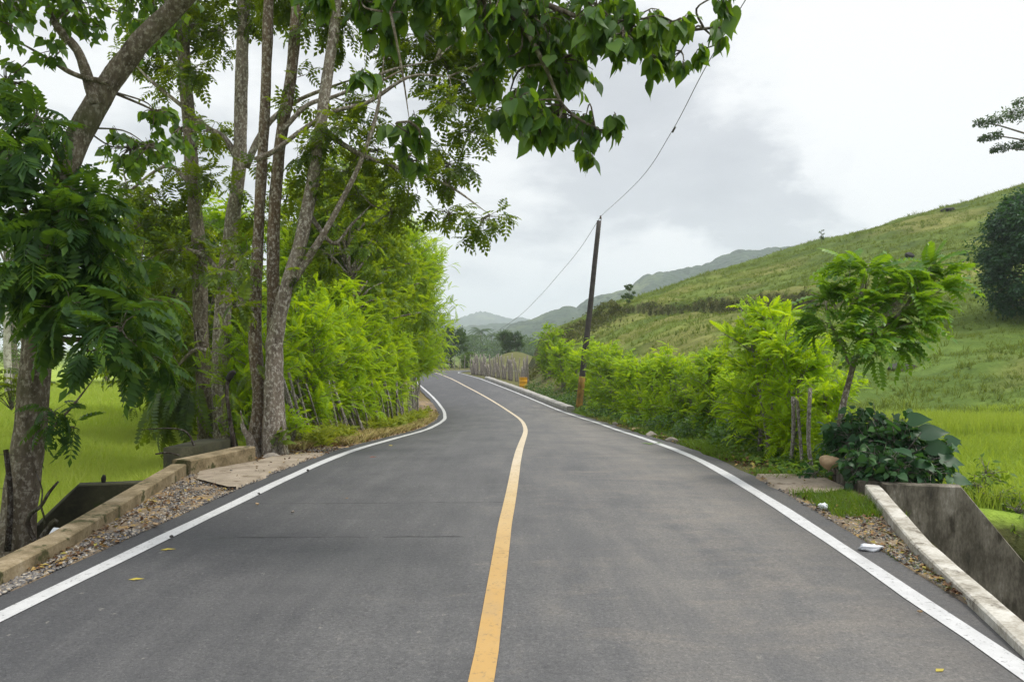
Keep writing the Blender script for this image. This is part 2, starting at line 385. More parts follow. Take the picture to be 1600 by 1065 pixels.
col = k.mix(k.ramp(grain, [(.35, (.8, .8, .8)), (.5, (0, 0, 0))]), col, k.mix(1., col, (.52, .52, .52), 'MULTIPLY'))
g2 = k.noise(p, 42, 5, .85); col = k.mix(k.ramp(g2, [(.50, (0, 0, 0)), (.64, (.6, .6, .6))]), col, k.mix(1., col, (1.9, 1.85, 1.8), 'MULTIPLY'))
g3 = k.noise(p, 33, 4, .85); col = k.mix(k.ramp(g3, [(.36, (.6, .6, .6)), (.48, (0, 0, 0))]), col, k.mix(1., col, (.5, .5, .52), 'MULTIPLY'))
k.out(k.bsdf(col, .72, .35, k.bump(grain, .35, .006))); M['asphalt'] = m

def paint_mat(name, c1, c2, worn):
    m, nt = new_mat(name); k = NT(nt); p = k.pos()
    col = k.ramp(k.noise(p, 7, 6, .7), [(.3, c1), (.65, c2)])
    col = k.mix(k.ramp(k.noise(p, 28, 5, .7), [(.57, (0, 0, 0)), (.66, (.85, .85, .85))]), col, (.13, .13, .13))
    col = k.mix(k.ramp(k.noise(k.scale(p, (1.2, .5, 1)), 2.2, 5, .7), [(.55, (0, 0, 0)), (.75, (.45, .45, .45))]), col, worn)
    k.out(k.bsdf(col, .65, .3, k.bump(k.noise(p, 110, 3, .8), .3, .004))); return m
M['white_line'] = paint_mat('white_road_paint', (.40, .405, .41), (.51, .515, .52), (.24, .235, .23))
# centre line: orange-yellow near, paling to cream further along
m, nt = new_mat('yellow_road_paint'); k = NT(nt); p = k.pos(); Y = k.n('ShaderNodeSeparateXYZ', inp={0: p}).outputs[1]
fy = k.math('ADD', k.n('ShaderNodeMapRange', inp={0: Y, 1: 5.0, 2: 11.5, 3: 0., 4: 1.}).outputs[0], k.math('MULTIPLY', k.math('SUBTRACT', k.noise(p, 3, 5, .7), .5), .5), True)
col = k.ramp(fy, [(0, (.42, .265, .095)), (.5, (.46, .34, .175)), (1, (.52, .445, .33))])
col = k.mix(k.ramp(k.noise(p, 26, 5, .7), [(.56, (0, 0, 0)), (.66, (.8, .8, .8))]), col, (.20, .15, .085))
col = k.mix(k.ramp(k.noise(k.scale(p, (1.5, .6, 1)), 2.4, 6, .7), [(.5, (0, 0, 0)), (.75, (.55, .55, .55))]), col, (.30, .23, .14))
k.out(k.bsdf(col, .65, .3, k.bump(k.noise(p, 110, 3, .8), .3, .004))); M['yellow_line'] = m

# ground: cover colour painted per vertex (field, pasture, soil), broken up by noise, bare earth on steep cuts
m, nt = new_mat('ground_cover'); k = NT(nt); p = k.pos()
cov = k.n('ShaderNodeVertexColor', layer_name='cover').outputs[0]
n1 = k.noise(p, .35, 6, .6); n2 = k.noise(k.scale(p, (.35, 1, 1)), 2.2, 6, .65); n3 = k.noise(p, 9, 4, .7)
v = k.math('ADD', k.math('MULTIPLY', n1, .35), k.math('ADD', k.math('MULTIPLY', n2, .4), k.math('MULTIPLY', n3, .25)))
col = k.mix(1., cov, k.ramp(v, [(.3, (.36, .38, .36)), (.5, (.92, .92, .88)), (.68, (1.55, 1.45, 1.55))]), 'MULTIPLY')
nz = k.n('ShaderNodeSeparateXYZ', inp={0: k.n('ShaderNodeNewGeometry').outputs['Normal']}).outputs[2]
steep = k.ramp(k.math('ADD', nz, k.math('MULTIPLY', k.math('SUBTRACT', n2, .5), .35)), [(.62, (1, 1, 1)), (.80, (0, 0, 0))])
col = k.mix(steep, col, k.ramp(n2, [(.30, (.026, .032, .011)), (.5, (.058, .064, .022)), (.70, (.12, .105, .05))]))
k.out(k.bsdf(col, .95, .1, k.bump(k.math('ADD', n2, n3), .7, .06))); M['ground'] = m

m, nt = new_mat('wooded_hill'); k = NT(nt); p = k.pos()
v = k.noise(p, .012, 6, .62); n2 = k.noise(p, .05, 5, .7); n3 = k.n('ShaderNodeTexVoronoi', inp={'Vector': p, 'Scale': .11}).outputs['Distance']
col = k.ramp(n2, [(.3, (.016, .03, .018)), (.6, (.045, .07, .034))])
col = k.mix(k.ramp(v, [(.56, (0, 0, 0)), (.63, (.8, .8, .8))]), col, k.ramp(n2, [(.3, (.07, .10, .04)), (.7, (.13, .16, .06))]))
k.out(k.bsdf(col, .95, .1, k.bump(k.math('ADD', n2, n3), 1., 3.))); M['hill'] = m

# ------------------------------------------------------------------ terrain
RZ = np.array([-30, 3, 8, 10.4, 12.4, 16, 23, 32, 38, 44, 50, 57, 66, 78, 90, 120, 3600.])
RD = np.array([1.6, 1.6, 1.61, 1.645, 1.70, 1.93, 2.41, 2.88, 3.04, 2.97, 2.82, 2.66, 2.58, 2.7, 2.85, 2.9, 2.9])
XZ = np.array([-30, 0, 3.7, 5.36, 6.33, 7.57, 9.06, 10.4, 12.4, 16, 20, 23.1, 27, 31.8, 37.9, 44.3, 49.5, 57, 66, 78, 90, 100])
XX = np.array([-1.9, -.45, -.29, -.21, -.15, -.09, -.05, 0, .04, .14, .25, .29, .26, .08, -.50, -1.5, -2.5, -4.0, -5.5, -7.2, -8.9, -10.])
_s = np.arange(-30, 101, .5)
def smooth_tab(zs, vs, w=2.0):
    v = np.interp(_s, zs, vs); kk = np.exp(-.5*(np.arange(-6, 7)*.5/w)**2); kk /= kk.sum()
    return np.convolve(np.pad(v, 6, 'edge'), kk, 'valid')
SX = smooth_tab(XZ, XX, 1.2); SE = CAMH-smooth_tab(RZ, RD, 1.2)
def road_x(y): return np.interp(y, _s, SX)
def road_e(y): return np.where(np.asarray(y) > 100, -1.3, np.interp(y, _s, SE))
rp = [(850, 520), (900, 499), (980, 468), (1100, 428), (1200, 398), (1290, 372), (1450, 330), (1600, 287), (1800, 235), (2300, 160)]
hx = []; hh = []
for px, py in rp:
    u = (px-800)/F; x = u*84/(1-.12*u); yc = 84+.12*x
    hx.append(x); hh.append(1.6+(545-py)/F*yc)
HX = np.array([-1.0, 1.2]+hx+[400]); HH = np.array([-1.3, .2]+hh+[hh[-1]])
BX = np.array([6, 8, 11.4, 16, 20, 24, 30, 36]); BY = np.array([88, 84, 76, 61, 52.5, 48, 46, 46.])
def height(x, y):
    x = np.asarray(x, float); y = np.asarray(y, float)
    e = road_e(y); d = x-road_x(np.minimum(y, 100.))
    far = sstep(86, 98, y)
    left = -.85-.35*sstep(25, 60, y)+.10*fbm(x*.25, y*.25, 3)
    right = -.40-.75*sstep(14, 40, y)+.12*fbm(x*.3, y*.3, 4)
    wl = sstep(-4.0, -6.0-5*sstep(18, 30, y), d); left = np.where(y > 18, left*(1-sstep(18, 30, y)*(1-sstep(-9, -16, d)))+(e-.2)*sstep(18, 30, y)*(1-sstep(-9, -16, d)), left); wr = sstep(4.3, 7.5, d)
    near = np.abs(d)
    sh = -.035-.02*sstep(3.0, 3.5, near)
    h = (e+sh)*(1-wl-wr)+left*wl+right*wr
    h = h*(1-far)+(-1.34)*far
    # pasture hill on the right
    yc = 84+.12*x; yf = np.interp(x, [2, 8, 12, 20, 60], [50, 40, 27, 23, 20.])
    hc = np.interp(x, HX, HH)+.75
    t = np.clip((y-yf)/(yc-yf), 0, 1); pr = t*(1.12-.12*t)*sstep(0, .12, t)
    back = 1-sstep(0, 1, (y-yc)/(26+.9*np.maximum(x, 0)))
    H = np.maximum(hc, 0)*pr*back
    rough = sstep(0, .15, t)
    H = H+rough*back*(1.5*fbm(x*.07, y*.12, 11)+.85*fbm(x*.20, y*.55, 12)+.45*fbm(x*.6, y*1.5, 13, 3))*np.clip(hc/5, 0, 1)
    s = y-np.interp(x, BX, BY)-1.3*fbm(x*.35, y*0, 21)
    mk = sstep(7, 10, x)*(1-sstep(24, 30, x))
    H = H+mk*np.interp(x, [8, 12, 17, 24, 30], [.3, .5, 1.0, 1.15, .5])*(1.0+1.1*fbm(x*.45, x*0, 23))*(sstep(-.55, .6, s+.5*fbm(x*1.3, y*1.3, 24))-sstep(.7, 15, s))-mk*.35*np.exp(-((s+1.5)/1.5)**2)
    h = h+H*sstep(.2, 3.5, x)
    # grassy mound behind the far stick fence
    h = h+2.5*np.exp(-((x-.5)/4.5)**2-((y-118)/7)**2)
    # culvert ditches beside the parapets
    lp = np.interp(y, [3, 5.3, 6.2, 8.5, 10], [-3.32, -3.58, -3.66, -4.07, -4.3])
    rpx = np.interp(y, [1, 3.97, 6.04, 8.46, 9.6], [2.1, 2.74, 3.24, 3.96, 4.1])
    dl = sstep(.05, .4, lp-x)*sstep(9.0, 8.3, y)*(1-sstep(2.2, 4.5, lp-x)*.75)
    dr = sstep(-.14, .03, x-rpx)*sstep(8.3, 7.7, y)*(1-sstep(2.0, 3.6, x-rpx)*.8)
    h = h*(1-dl*.9)+(-1.25)*dl*.9
    h = h*(1-dr)+(-2.15)*dr
    # long swell of the valley floor far away
    h = h+sstep(150, 800, np.hypot(x, y))*(3*fbm(x*.004, y*.004, 30))
    return h

def axis(segs):
    out = [segs[0][0]]
    for a, b, st in segs: out += list(np.linspace(a, b, max(2, int(round((b-a)/st))+1))[1:])
    return np.array(out)
for _it in range(4):
    for _j, (px, py) in enumerate(rp):
        u = (px-800)/F; ds = np.linspace(60, 125, 400); el = (height(u*ds, ds)-CAMH)/ds
        HH[_j+2] += ((HZ-py)/F-el.max())*ds[el.argmax()]*.9
    HH[-1] = HH[-2]
gx = axis([(-1600, -300, 130), (-300, -60, 20), (-60, -16, 1.6), (-16, -7, .4), (-7, 7, .17), (7, 34, .34), (34, 100, 1.1), (100, 300, 20), (300, 1600, 130)])
gy = axis([(-60, -4, 4), (-4, 3, .6), (3, 16, .17), (16, 44, .34), (44, 100, .42), (100, 140, 2), (140, 400, 20), (400, 3600, 160)])
GX, GY = np.meshgrid(gx, gy); GH = height(GX, GY)
d = GX-road_x(np.minimum(GY, 100.))
cov = np.zeros(GX.shape+(4,)); cov[..., 3] = 1
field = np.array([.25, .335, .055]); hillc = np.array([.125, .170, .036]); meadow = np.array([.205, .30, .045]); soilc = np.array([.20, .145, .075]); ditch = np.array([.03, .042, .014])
c = np.where((GX < 0)[..., None], field, meadow)
hm = sstep(19, 33, GY+11*fbm(GX*.13, GY*.2, 40)+4*fbm(GX*.5, GY*.6, 44))*sstep(3, 6, GX)
c = c*(1-hm[..., None])+hillc*hm[..., None]
pat = sstep(.03, .2, fbm(GX*.05, GY*.09, 41))*hm; c = c*(1-.5*pat[..., None])+np.array([.07, .115, .028])*.5*pat[..., None]
pat = sstep(.02, .22, fbm(GX*.22, GY*.6, 46))*hm; c = c*(1-.55*pat[..., None])+np.array([.055, .085, .024])*.55*pat[..., None]
low = hm*(1-sstep(30, 48, GY-.25*GX)); c = c*(1-.5*low[..., None])+np.array([.085, .15, .03])*.5*low[..., None]
pat = sstep(.06, .2, fbm(GX*.09, GY*.2, 45))*hm; c = c*(1-.5*pat[..., None])+np.array([.22, .20, .07])*.5*pat[..., None]
vs = (1-sstep(3.8, 5.2, np.abs(d)+.9*fbm(GX*.8, GY*.8, 42)))*(1-sstep(88, 100, GY))
c = c*(1-vs[..., None])+np.where((d > 0)[..., None], np.array([.085, .085, .035]), soilc)*vs[..., None]
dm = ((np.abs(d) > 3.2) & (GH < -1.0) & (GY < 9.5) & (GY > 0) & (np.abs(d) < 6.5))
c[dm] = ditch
dull = sstep(26, 40, GY)*sstep(-6, 0, d)*(1-hm); c = c*(1-dull[..., None])+np.array([.115, .115, .045])*dull[..., None]
far = sstep(95, 200, GY); c = c*(1-far[..., None])+np.array([.12, .17, .04])*far[..., None]
cov[..., :3] = c
ny, nx = GX.shape
i = np.arange(ny-1)[:, None]*nx+np.arange(nx-1)[None]
Q = np.stack([i, i+1, i+nx+1, i+nx], -1).reshape(-1, 4)
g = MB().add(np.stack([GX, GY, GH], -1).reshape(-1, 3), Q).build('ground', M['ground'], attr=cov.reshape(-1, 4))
tag(g, 'green valley floor and pasture hillside on both sides of the road', 'ground', kind='structure')

# ------------------------------------------------------------------ road, markings, shoulders
ys = np.concatenate([np.arange(-25, 88, .35)])
cl = np.c_[road_x(ys), ys]
turn = spline(np.array([[cl[-1, 0], cl[-1, 1]], [-9.3, 92.5], [-9.0, 97.5], [-6.3, 101.8], [-1.5, 104], [5, 105], [14, 106]]), 40)[1:]
CLP = np.vstack([cl, turn])
CLE = road_e(CLP[:, 1])
T2 = norm(np.gradient(CLP, axis=0)); N2 = np.c_[T2[:, 1], -T2[:, 0]]
def ribbon(offs, dz, name, mat, label, cat, lim=None, jit=0., seed=0, crown=True):
    P = CLP; E = CLE; N = N2; o = np.asarray(offs, float)
    if lim is not None:
        kx = (P[:, 1] >= lim[0]) & (P[:, 1] <= lim[1]); P, E, N = P[kx], E[kx], N[kx]
    m = len(o); s = np.arange(len(P))
    OO = np.tile(o, (len(P), 1))
    if jit:
        for a in (0, m-1): OO[:, a] += jit*(2*vnoise(s*.5, s*0+a, seed)-1)
    V = np.stack([P[:, 0:1]+N[:, 0:1]*OO, P[:, 1:2]+N[:, 1:2]*OO, E[:, None]+dz-(.006*np.abs(OO) if crown else 0)], -1)
    i = np.arange(len(P)-1)[:, None]*m+np.arange(m-1)[None]
    Q = np.stack([i, i+1, i+m+1, i+m], -1).reshape(-1, 4)
    at = np.repeat(sstep(2.1, 3.0, np.abs(OO))[..., None], 4, -1).reshape(-1, 4)
    ob = MB().add(V.reshape(-1, 3), Q).build(name, mat, attr=at if m > 2 else None)
    return tag(ob, label, cat, kind='structure')
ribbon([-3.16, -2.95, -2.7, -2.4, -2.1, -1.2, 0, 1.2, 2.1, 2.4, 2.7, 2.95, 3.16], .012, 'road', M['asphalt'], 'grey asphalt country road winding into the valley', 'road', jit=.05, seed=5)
ribbon([-2.90, -2.76], .017, 'edge_line', M['white_line'], 'white edge line on the tree side of the road', 'road marking', jit=.008, seed=6)
ribbon([2.76, 2.90], .017, 'edge_line', M['white_line'], 'white edge line on the hillside side of the road', 'road marking', jit=.008, seed=7)
off = np.interp(np.arange(3), [0, 2], [.1, .0])
# the centre line wanders from right of middle (near) to the middle (far)
m2 = MB(); P = CLP; o = np.interp(P[:, 1], [-30, 4, 7, 11, 20, 26, 40, 60, 90], [.16, .14, .06, .05, .10, .14, .30, .35, .15]); w = .062
V = []
for sgn in (-1, 1):
    oo = o+sgn*w; V.append(np.c_[P[:, 0]+N2[:, 0]*oo, P[:, 1]+N2[:, 1]*oo, CLE+.018-.006*np.abs(oo)])
V = np.stack(V, 1).reshape(-1, 3); i = np.arange(len(P)-1)*2
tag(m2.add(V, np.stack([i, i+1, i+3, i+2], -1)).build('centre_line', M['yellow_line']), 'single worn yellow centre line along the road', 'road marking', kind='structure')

def shoulder(yy, inner, outer, name, mat, label, cat, dz=0.0, amp=.02, nc=14, seed=50):
    yy = np.asarray(yy); f = np.linspace(0, 1, nc)
    xi = inner(yy); xo = outer(yy)
    Xs = xi[:, None]*(1-f)+xo[:, None]*f; Ys = np.repeat(yy[:, None], nc, 1)
    Zs = road_e(Ys)+dz+amp*2*fbm(Xs*3, Ys*3, seed)+.5*amp*fbm(Xs*14, Ys*14, seed+3)
    Zs[:, 0] = road_e(yy)-.03
    i = np.arange(len(yy)-1)[:, None]*nc+np.arange(nc-1)[None]
    Q = np.stack([i, i+1, i+nc+1, i+nc], -1).reshape(-1, 4)
    V = np.stack([Xs, Ys, Zs], -1).reshape(-1, 3)
    if xo[0] < xi[0]: Q = Q[:, ::-1]
    return tag(MB().add(V, Q).build(name, mat), label, cat, kind='structure')
lpx = lambda y: np.interp(y, [0, 5.3, 6.2, 8.5, 10, 11.3, 13, 30], [-3.3, -3.49, -3.57, -3.98, -4.22, -3.8, -4.0, -4.0])
rpxf = lambda y: np.interp(y, [0, 3.97, 6.04, 8.46, 9.6, 11], [2.1, 2.66, 3.16, 3.88, 4.04, 4.1])
shoulder(np.arange(1.5, 15, .09), lambda y: road_x(y)-3.10, lpx, 'gravel_shoulder', M['soil'], 'gravelly soil shoulder between road and tan parapet', 'shoulder', .0, .03)
shoulder(np.arange(14.9, 44, .15), lambda y: road_x(y)-3.10, lambda y: road_x(y)-4.6, 'earth_verge', M['soil'], 'earth verge below the leaning stick fence', 'verge', -.01, .06)
shoulder(np.arange(3.2, 9.9, .09), lambda y: road_x(y)+3.10, lambda y: np.maximum(rpxf(y), road_x(y)+3.11), 'gravel_shoulder', M['soil'], 'gravel strip between road and whitewashed parapet', 'shoulder', .0, .03, seed=60)

# ------------------------------------------------------------------ culverts
def wall_run(mb, pts, width, top, bottom, cham=.012, seg=10, rough=.008):
    """wall following pts [(x,y,ztop)] with real thickness and slightly uneven faces"""
    P = np.asarray(pts, float); L = []
    for a, b in zip(P[:-1], P[1:]):
        n = max(2, int(np.linalg.norm((b-a)[:2])/.12))
        L += [a+(b-a)*t for t in np.linspace(0, 1, n, endpoint=False)]
    L.append(P[-1]); L = np.array(L); T = norm(np.gradient(L[:, :2], axis=0)); N = np.c_[T[:, 1], -T[:, 0]]
    w = width/2; rows = []
    for o, z in ((-w, None), (-w, -cham), (-w+cham, 0), (0, .004), (w-cham, 0), (w, -cham), (w, None)):
        zz = L[:, 2]+top+(z if z is not None else 0) if z is not None else np.full(len(L), bottom)
        jit = rough*2*fbm(L[:, 0]*1.5+o*9, L[:, 1]*1.5, 71)
        rows.append(np.c_[L[:, 0]+N[:, 0]*(o+jit), L[:, 1]+N[:, 1]*(o+jit), zz+(jit*.8 if z is not None else 0)])
    V = np.stack(rows, 1); m = 7
    i = np.arange(len(L)-1)[:, None]*m+np.arange(m-1)[None]
    Q = np.stack([i, i+m, i+m+1, i+1], -1).reshape(-1, 4)
    e = (len(L)-1)*m
    mb.add(V.reshape(-1, 3), np.vstack([Q, [[0, 1, 5, 6], [1, 2, 4, 5], [e+6, e+5, e+1, e], [e+5, e+4, e+2, e+1]]]),
           [[2, 3, 4], [e+4, e+3, e+2]])
    return mb
cul = empty('culvert_wall', (-3.9, 7.5, 0), 'tan moss-stained low concrete culvert parapet beside the leaning tree', 'culvert wall')
wall_run(MB(), [(-3.3, 2.5, .085), (-3.58, 5.3, .095), (-3.66, 6.2, .10), (-4.07, 8.5, .105), (-4.32, 9.93, .11)], .20, 0, -1.6).build('parapet', M['conc_tan'], cul, sharp=.6)
wall_run(MB(), [(-4.34, 10.08, .14), (-3.92, 11.35, .165)], .30, 0, -.6).build('end_block', M['conc_tan'], cul, sharp=.6)
wall_run(MB(), [(-4.22, 8.80, .085), (-4.85, 8.60, .09), (-5.5, 8.25, -.66), (-5.9, 8.0, -1.05)], .20, 0, -1.9).build('wing_wall', M['conc_black'], cul, sharp=.6)
box8(bk := MB(), np.array([[-4.95, 10.9, -.7], [-4.45, 10.75, -.7], [-4.30, 11.9, -.7], [-4.85, 12., -.7], [-4.95, 10.9, .2], [-4.45, 10.75, .22], [-4.30, 11.9, .21], [-4.85, 12., .2]]))
tag(bk.build('concrete_block', M['conc_black'], smooth=False), 'blackened concrete block behind the end of the tan parapet', 'concrete block')
tag(shoulder(np.arange(8.9, 12.6, .1), lambda y: road_x(y)-3.12-.03*np.sin(y*5), lambda y: np.interp(y, [8.9, 9.5, 10.2, 11.4, 12, 12.6], [-3.3, -3.9, -4.15, -3.75, -3.7, -3.25]), 'concrete_apron', M['conc_pad'], 'dusty concrete apron at the end of the tan parapet', 'apron', .034, .006, seed=64), kind='structure')
cur = empty('culvert_wall', (3.7, 7., 0), 'whitewashed concrete culvert parapet with stained wing wall below the creeper', 'culvert wall')
wall_run(MB(), [(2.42, 2.6, .04), (2.74, 3.97, .05), (3.235, 6.04, .07), (3.95, 8.42, .11)], .155, 0, -1.9).build('parapet', M['conc_white'], cur, sharp=.6)
wall_run(MB(), [(3.99, 8.55, .125), (4.16, 9.7, .16)], .26, 0, -.7).build('end_block', M['conc_dark'], cur, sharp=.6)
wall_run(MB(), [(4.02, 8.36, .15), (4.74, 8.14, .155), (5.31, 7.96, -.62), (5.95, 7.77, -1.42)], .16, 0, -2.2).build('wing_wall', M['conc_dark'], cur, sharp=.6)
tag(shoulder(np.arange(8.5, 10.0, .1), lambda y: road_x(y)+3.14+.05*np.sin(y*6), lambda y: np.interp(y, [8.5, 8.8, 9.7, 10.], [3.45, 3.86, 3.9, 3.35]), 'concrete_apron', M['conc_pad'], 'cracked concrete apron beside the end of the whitewashed parapet', 'apron', .034, .006, seed=66), kind='structure')

# ------------------------------------------------------------------ ground scatter (uncountable)
def scatter(n, xf, ylo, yhi, yp=1.0):
    y = ylo+(yhi-ylo)*rng.random(n)**yp; lo, hi = xf(y); x = lo+(hi-lo)*rng.random(n); return x, y
ICO = np.array([[0, 0, 1], [.89, 0, .45], [.28, .85, .45], [-.72, .53, .45], [-.72, -.53, .45], [.28, -.85, .45], [.72, .53, -.45], [-.28, .85, -.45], [-.89, 0, -.45], [-.28, -.85, -.45], [.72, -.53, -.45], [0, 0, -1]])
ICT = np.array([[0, 1, 2], [0, 2, 3], [0, 3, 4], [0, 4, 5], [0, 5, 1], [1, 6, 2], [2, 7, 3], [3, 8, 4], [4, 9, 5], [5, 10, 1], [6, 7, 2], [7, 8, 3], [8, 9, 4], [9, 10, 5], [10, 6, 1], [11, 7, 6], [11, 8, 7], [11, 9, 8], [11, 10, 9], [11, 6, 10]])
def stones(n, xf, ylo, yhi, smin, smax, dz=.0, yp=1.3):
    mb = MB(); x, y = scatter(n, xf, ylo, yhi, yp)
    s = smin+(smax-smin)*rng.random(n)**3.5
    for v in range(4):
        sel = np.arange(n) % 4 == v; t = ICO*(1+rng.uniform(-.28, .28, (12, 1)))*np.array([1, .8, .55])
        D = rng.normal(0, 1, (sel.sum(), 3)); D[:, 2] *= .25
        inst(mb, t, None, ICT, np.c_[x[sel], y[sel], road_e(y[sel])+dz+s[sel]*.25], D, s[sel])
    return mb
sl = lambda y: (np.maximum(lpx(y)+.03, -9), road_x(y)-3.12)
tag(stones(26000, sl, 3.5, 14, .004, .019, .001).build('gravel', M['stones'], smooth=False), 'loose gravel scattered along the shoulder by the tan parapet', 'gravel', kind='stuff')
sr = lambda y: (road_x(y)+3.12, np.maximum(rpxf(y)-.02, road_x(y)+3.13))
tag(stones(10000, sr, 3.2, 9.4, .004, .019, .001).build('gravel', M['stones'], smooth=False), 'loose gravel on the strip by the whitewashed parapet', 'gravel', kind='stuff')
def litter(n, xf, ylo, yhi, size, dz=.02, yp=1.2, hf=None):
    mb = MB(); x, y = scatter(n, xf, ylo, yhi, yp); D = rng.normal(0, 1, (n, 3)); D[:, 2] *= .25
    z = (road_e(y) if hf is None else hf(x, y))+dz
    t = L_SIMPLE[0].copy(); t[[1, 3], 2] += .12; t[2, 2] += .2
    inst(mb, t, None, L_SIMPLE[2], np.c_[x, y, z], D, size*rng.uniform(.5, 1.3, n), jit=.4)
    return mb
tag(litter(700, sl, 5.5, 14.5, .05).build('leaf_litter', M['dryleaf']), 'dry brown leaves strewn over the shoulder by the tan parapet', 'leaf litter', kind='stuff')
tag(litter(520, sr, 3.6, 9.9, .05).build('leaf_litter', M['dryleaf']), 'dry leaves on the strip by the whitewashed parapet', 'leaf litter', kind='stuff')
lv = lambda y: (road_x(y)-4.7, road_x(y)-3.15)
rv = lambda y: (road_x(y)+3.2, road_x(y)+4.3)
tag(litter(1500, rv, 9.8, 34, .075, .05, 1.3, lambda x, y: np.maximum(height(x, y), -9)).build('leaf_litter', M['dryleaf']), 'dry leaves among the weeds under the bright hedge', 'leaf litter', kind='stuff')
tag(litter(3000, lv, 11.5, 38, .085, .05, 1.2, lambda x, y: np.maximum(height(x, y), road_e(y)-.05)).build('leaf_litter', M['dryleaf']), 'dry leaves along the foot of the stick fence', 'leaf litter', kind='stuff')

def blades(mb, x, y, z, h, w, lean=.35, per=4):
    n = len(x)
    for q in range(per):
        a = rng.uniform(0, 2*np.pi, n); hh = h*rng.uniform(.55, 1.15, n); ww = w*rng.uniform(.7, 1.3, n)
        b = np.c_[x+rng.normal(0, .3, n)*h*.5, y+rng.normal(0, .3, n)*h*.5, z-.02]
        le = rng.normal(0, lean, (n, 2))*hh[:, None]
        sd = np.c_[np.cos(a), np.sin(a), 0*a]*ww[:, None]
        mid = b+np.c_[le*.35, hh*.6]; tip = b+np.c_[le, hh]
        V = np.stack([b-sd, b+sd, mid+sd*.7, mid-sd*.7, tip], 1)
        kk = 5*np.arange(n)[:, None, None]
        mb.add(V, np.array([[[0, 1, 2, 3]]])+kk, np.array([[[3, 2, 4]]])+kk)
    return mb
def inview(x, y, m=.04):
    u = x/np.maximum(y, .1); return (np.abs(u) < .6667+m) & (y > 3)
# left field
mb = MB()
for n, lo, hi, h, w, per in ((26000, 8, 22, .36, .008, 4), (26000, 22, 60, .42, .014, 3)):
    y = np.sqrt(rng.uniform(lo*lo, hi*hi, n)); x = -4.9-rng.random(n)*(.72*y-4.5)
    ok = (x > -.74*y) & ~((y < 9.2) & (x > -5.6)) & (x-road_x(y) < -4.6); x, y = x[ok], y[ok]
    blades(mb, x, y, height(x, y), h*(.7+.7*vnoise(x*.4, y*.4, 9)), w, .3, per)
tag(mb.build('field_grass', M['grass']), 'tall lime green grass filling the field behind the trees', 'grass', kind='stuff')
# right meadow and hillside
mb = MB()
n = 20000; y = np.sqrt(rng.uniform(64, 28*28, n)); x = 4.6+rng.random(n)*(.72*y-3.6); ok = (x < .74*y) & ~((y < 8.4) & (x < 6.2)) & (vnoise(x*.35, y*.5, 58) > sstep(15, 27, y)*.9-.1); x, y = x[ok], y[ok]
blades(mb, x, y, height(x, y), .24*(.5+1.*vnoise(x*.7, y*.7, 19)), .009, .4, 4)
n = 3500; x = 8+rng.random(n)*9; y = 15.5+rng.random(n)*4+.1*x
blades(mb, x, y, height(x, y), .55, .010, .22, 4)
tag(mb.build('meadow_grass', M['grass']), 'bright green grass on the meadow below the hillside', 'grass', kind='stuff')
mb = MB()
n = 90000; y = np.sqrt(rng.uniform(22*22, 100*100, n)); x = 3.5+rng.random(n)*(.74*y-1); ok = (x < .72*y) & (y < 92+.12*x); x, y = x[ok], y[ok]
dens = vnoise(x*.5, y*1.2, 29); ok = dens > .33; x, y, dens = x[ok], y[ok], dens[ok]
blades(mb, x, y, height(x, y), .13+.22*dens**2, .012, .8, 3)
n = 5200; y = np.sqrt(rng.uniform(24*24, 104*104, n)); x = 4+rng.random(n)*(.74*y-2); ok = (x < .72*y) & (y < 96+.12*x) & (vnoise(x*.16, y*.4, 57) > .42); x, y = x[ok], y[ok]
blades(mb, x, y, height(x, y), .22+.35*rng.random(len(x))**2, .022, .45, 9)
tag(mb.build('hill_grass', M['hillgrass']), 'tufted pasture grass covering the hillside', 'grass', kind='stuff')
# verge weeds
mb = MB()
n = 9000; x, y = scatter(n, lambda y: (road_x(y)+3.22, road_x(y)+4.6), 9.6, 46, 1.3); ok = vnoise(x*1.1, y*.8, 37) > .38; x, y = x[ok], y[ok]
blades(mb, x, y, height(x, y), .13*(.4+1.3*vnoise(x*1.2, y*1.2, 31)), .006, .5, 4)
n = 9000; x, y = scatter(n, lambda y: (road_x(y)+3.35+.3*vnoise(y, y*0, 77), road_x(y)+4.9), 9.6, 46, 1.3)
inst(mb, *L_HEART, np.c_[x, y, height(x, y)+.03+.2*rng.random(n)*np.clip((x-road_x(y)-3.2)/1.0, .2, 1.5)], rng.normal(0, 1, (n, 3))*[1, 1, .35]+[-.2, -.2, -.1], .06*rng.uniform(.5, 1.4, n))
n = 700; x = rng.uniform(3.12, 3.75, n); y = rng.uniform(7.3, 8.6, n); blades(mb, x, y, road_e(y), .11, .004, .5, 4)
n = 260; x, y = scatter(n, sr, 5, 7.2); blades(mb, x, y, road_e(y), .05, .003, .6, 3)
tag(mb.build('verge_weeds', M['weed']), 'low green weeds between the road and the bright hedge', 'weeds', kind='stuff')
mb = MB()
n = 5200; x, y = scatter(n, lambda y: (road_x(y)-4.3, road_x(y)-3.22), 13.5, 36, 1.2)
k2 = vnoise(x*.9, y*.5, 33); ok = k2 > .3; x, y = x[ok], y[ok]; n = len(x)
blades(mb, x, y, np.maximum(height(x, y), road_e(y)-.01), .17, .010, .8, 5)
tag(mb.build('dry_grass', M['straw']), 'straw coloured dry grass along the verge below the stick fence', 'dry grass', kind='stuff')
mb = MB()
n = 2600; x, y = scatter(n, lambda y: (road_x(y)-4.9, road_x(y)-3.55), 14, 36, 1.1)
k2 = vnoise(x*.8, y*.45, 35); ok = k2 > .55; x, y = x[ok], y[ok]; n = len(x)
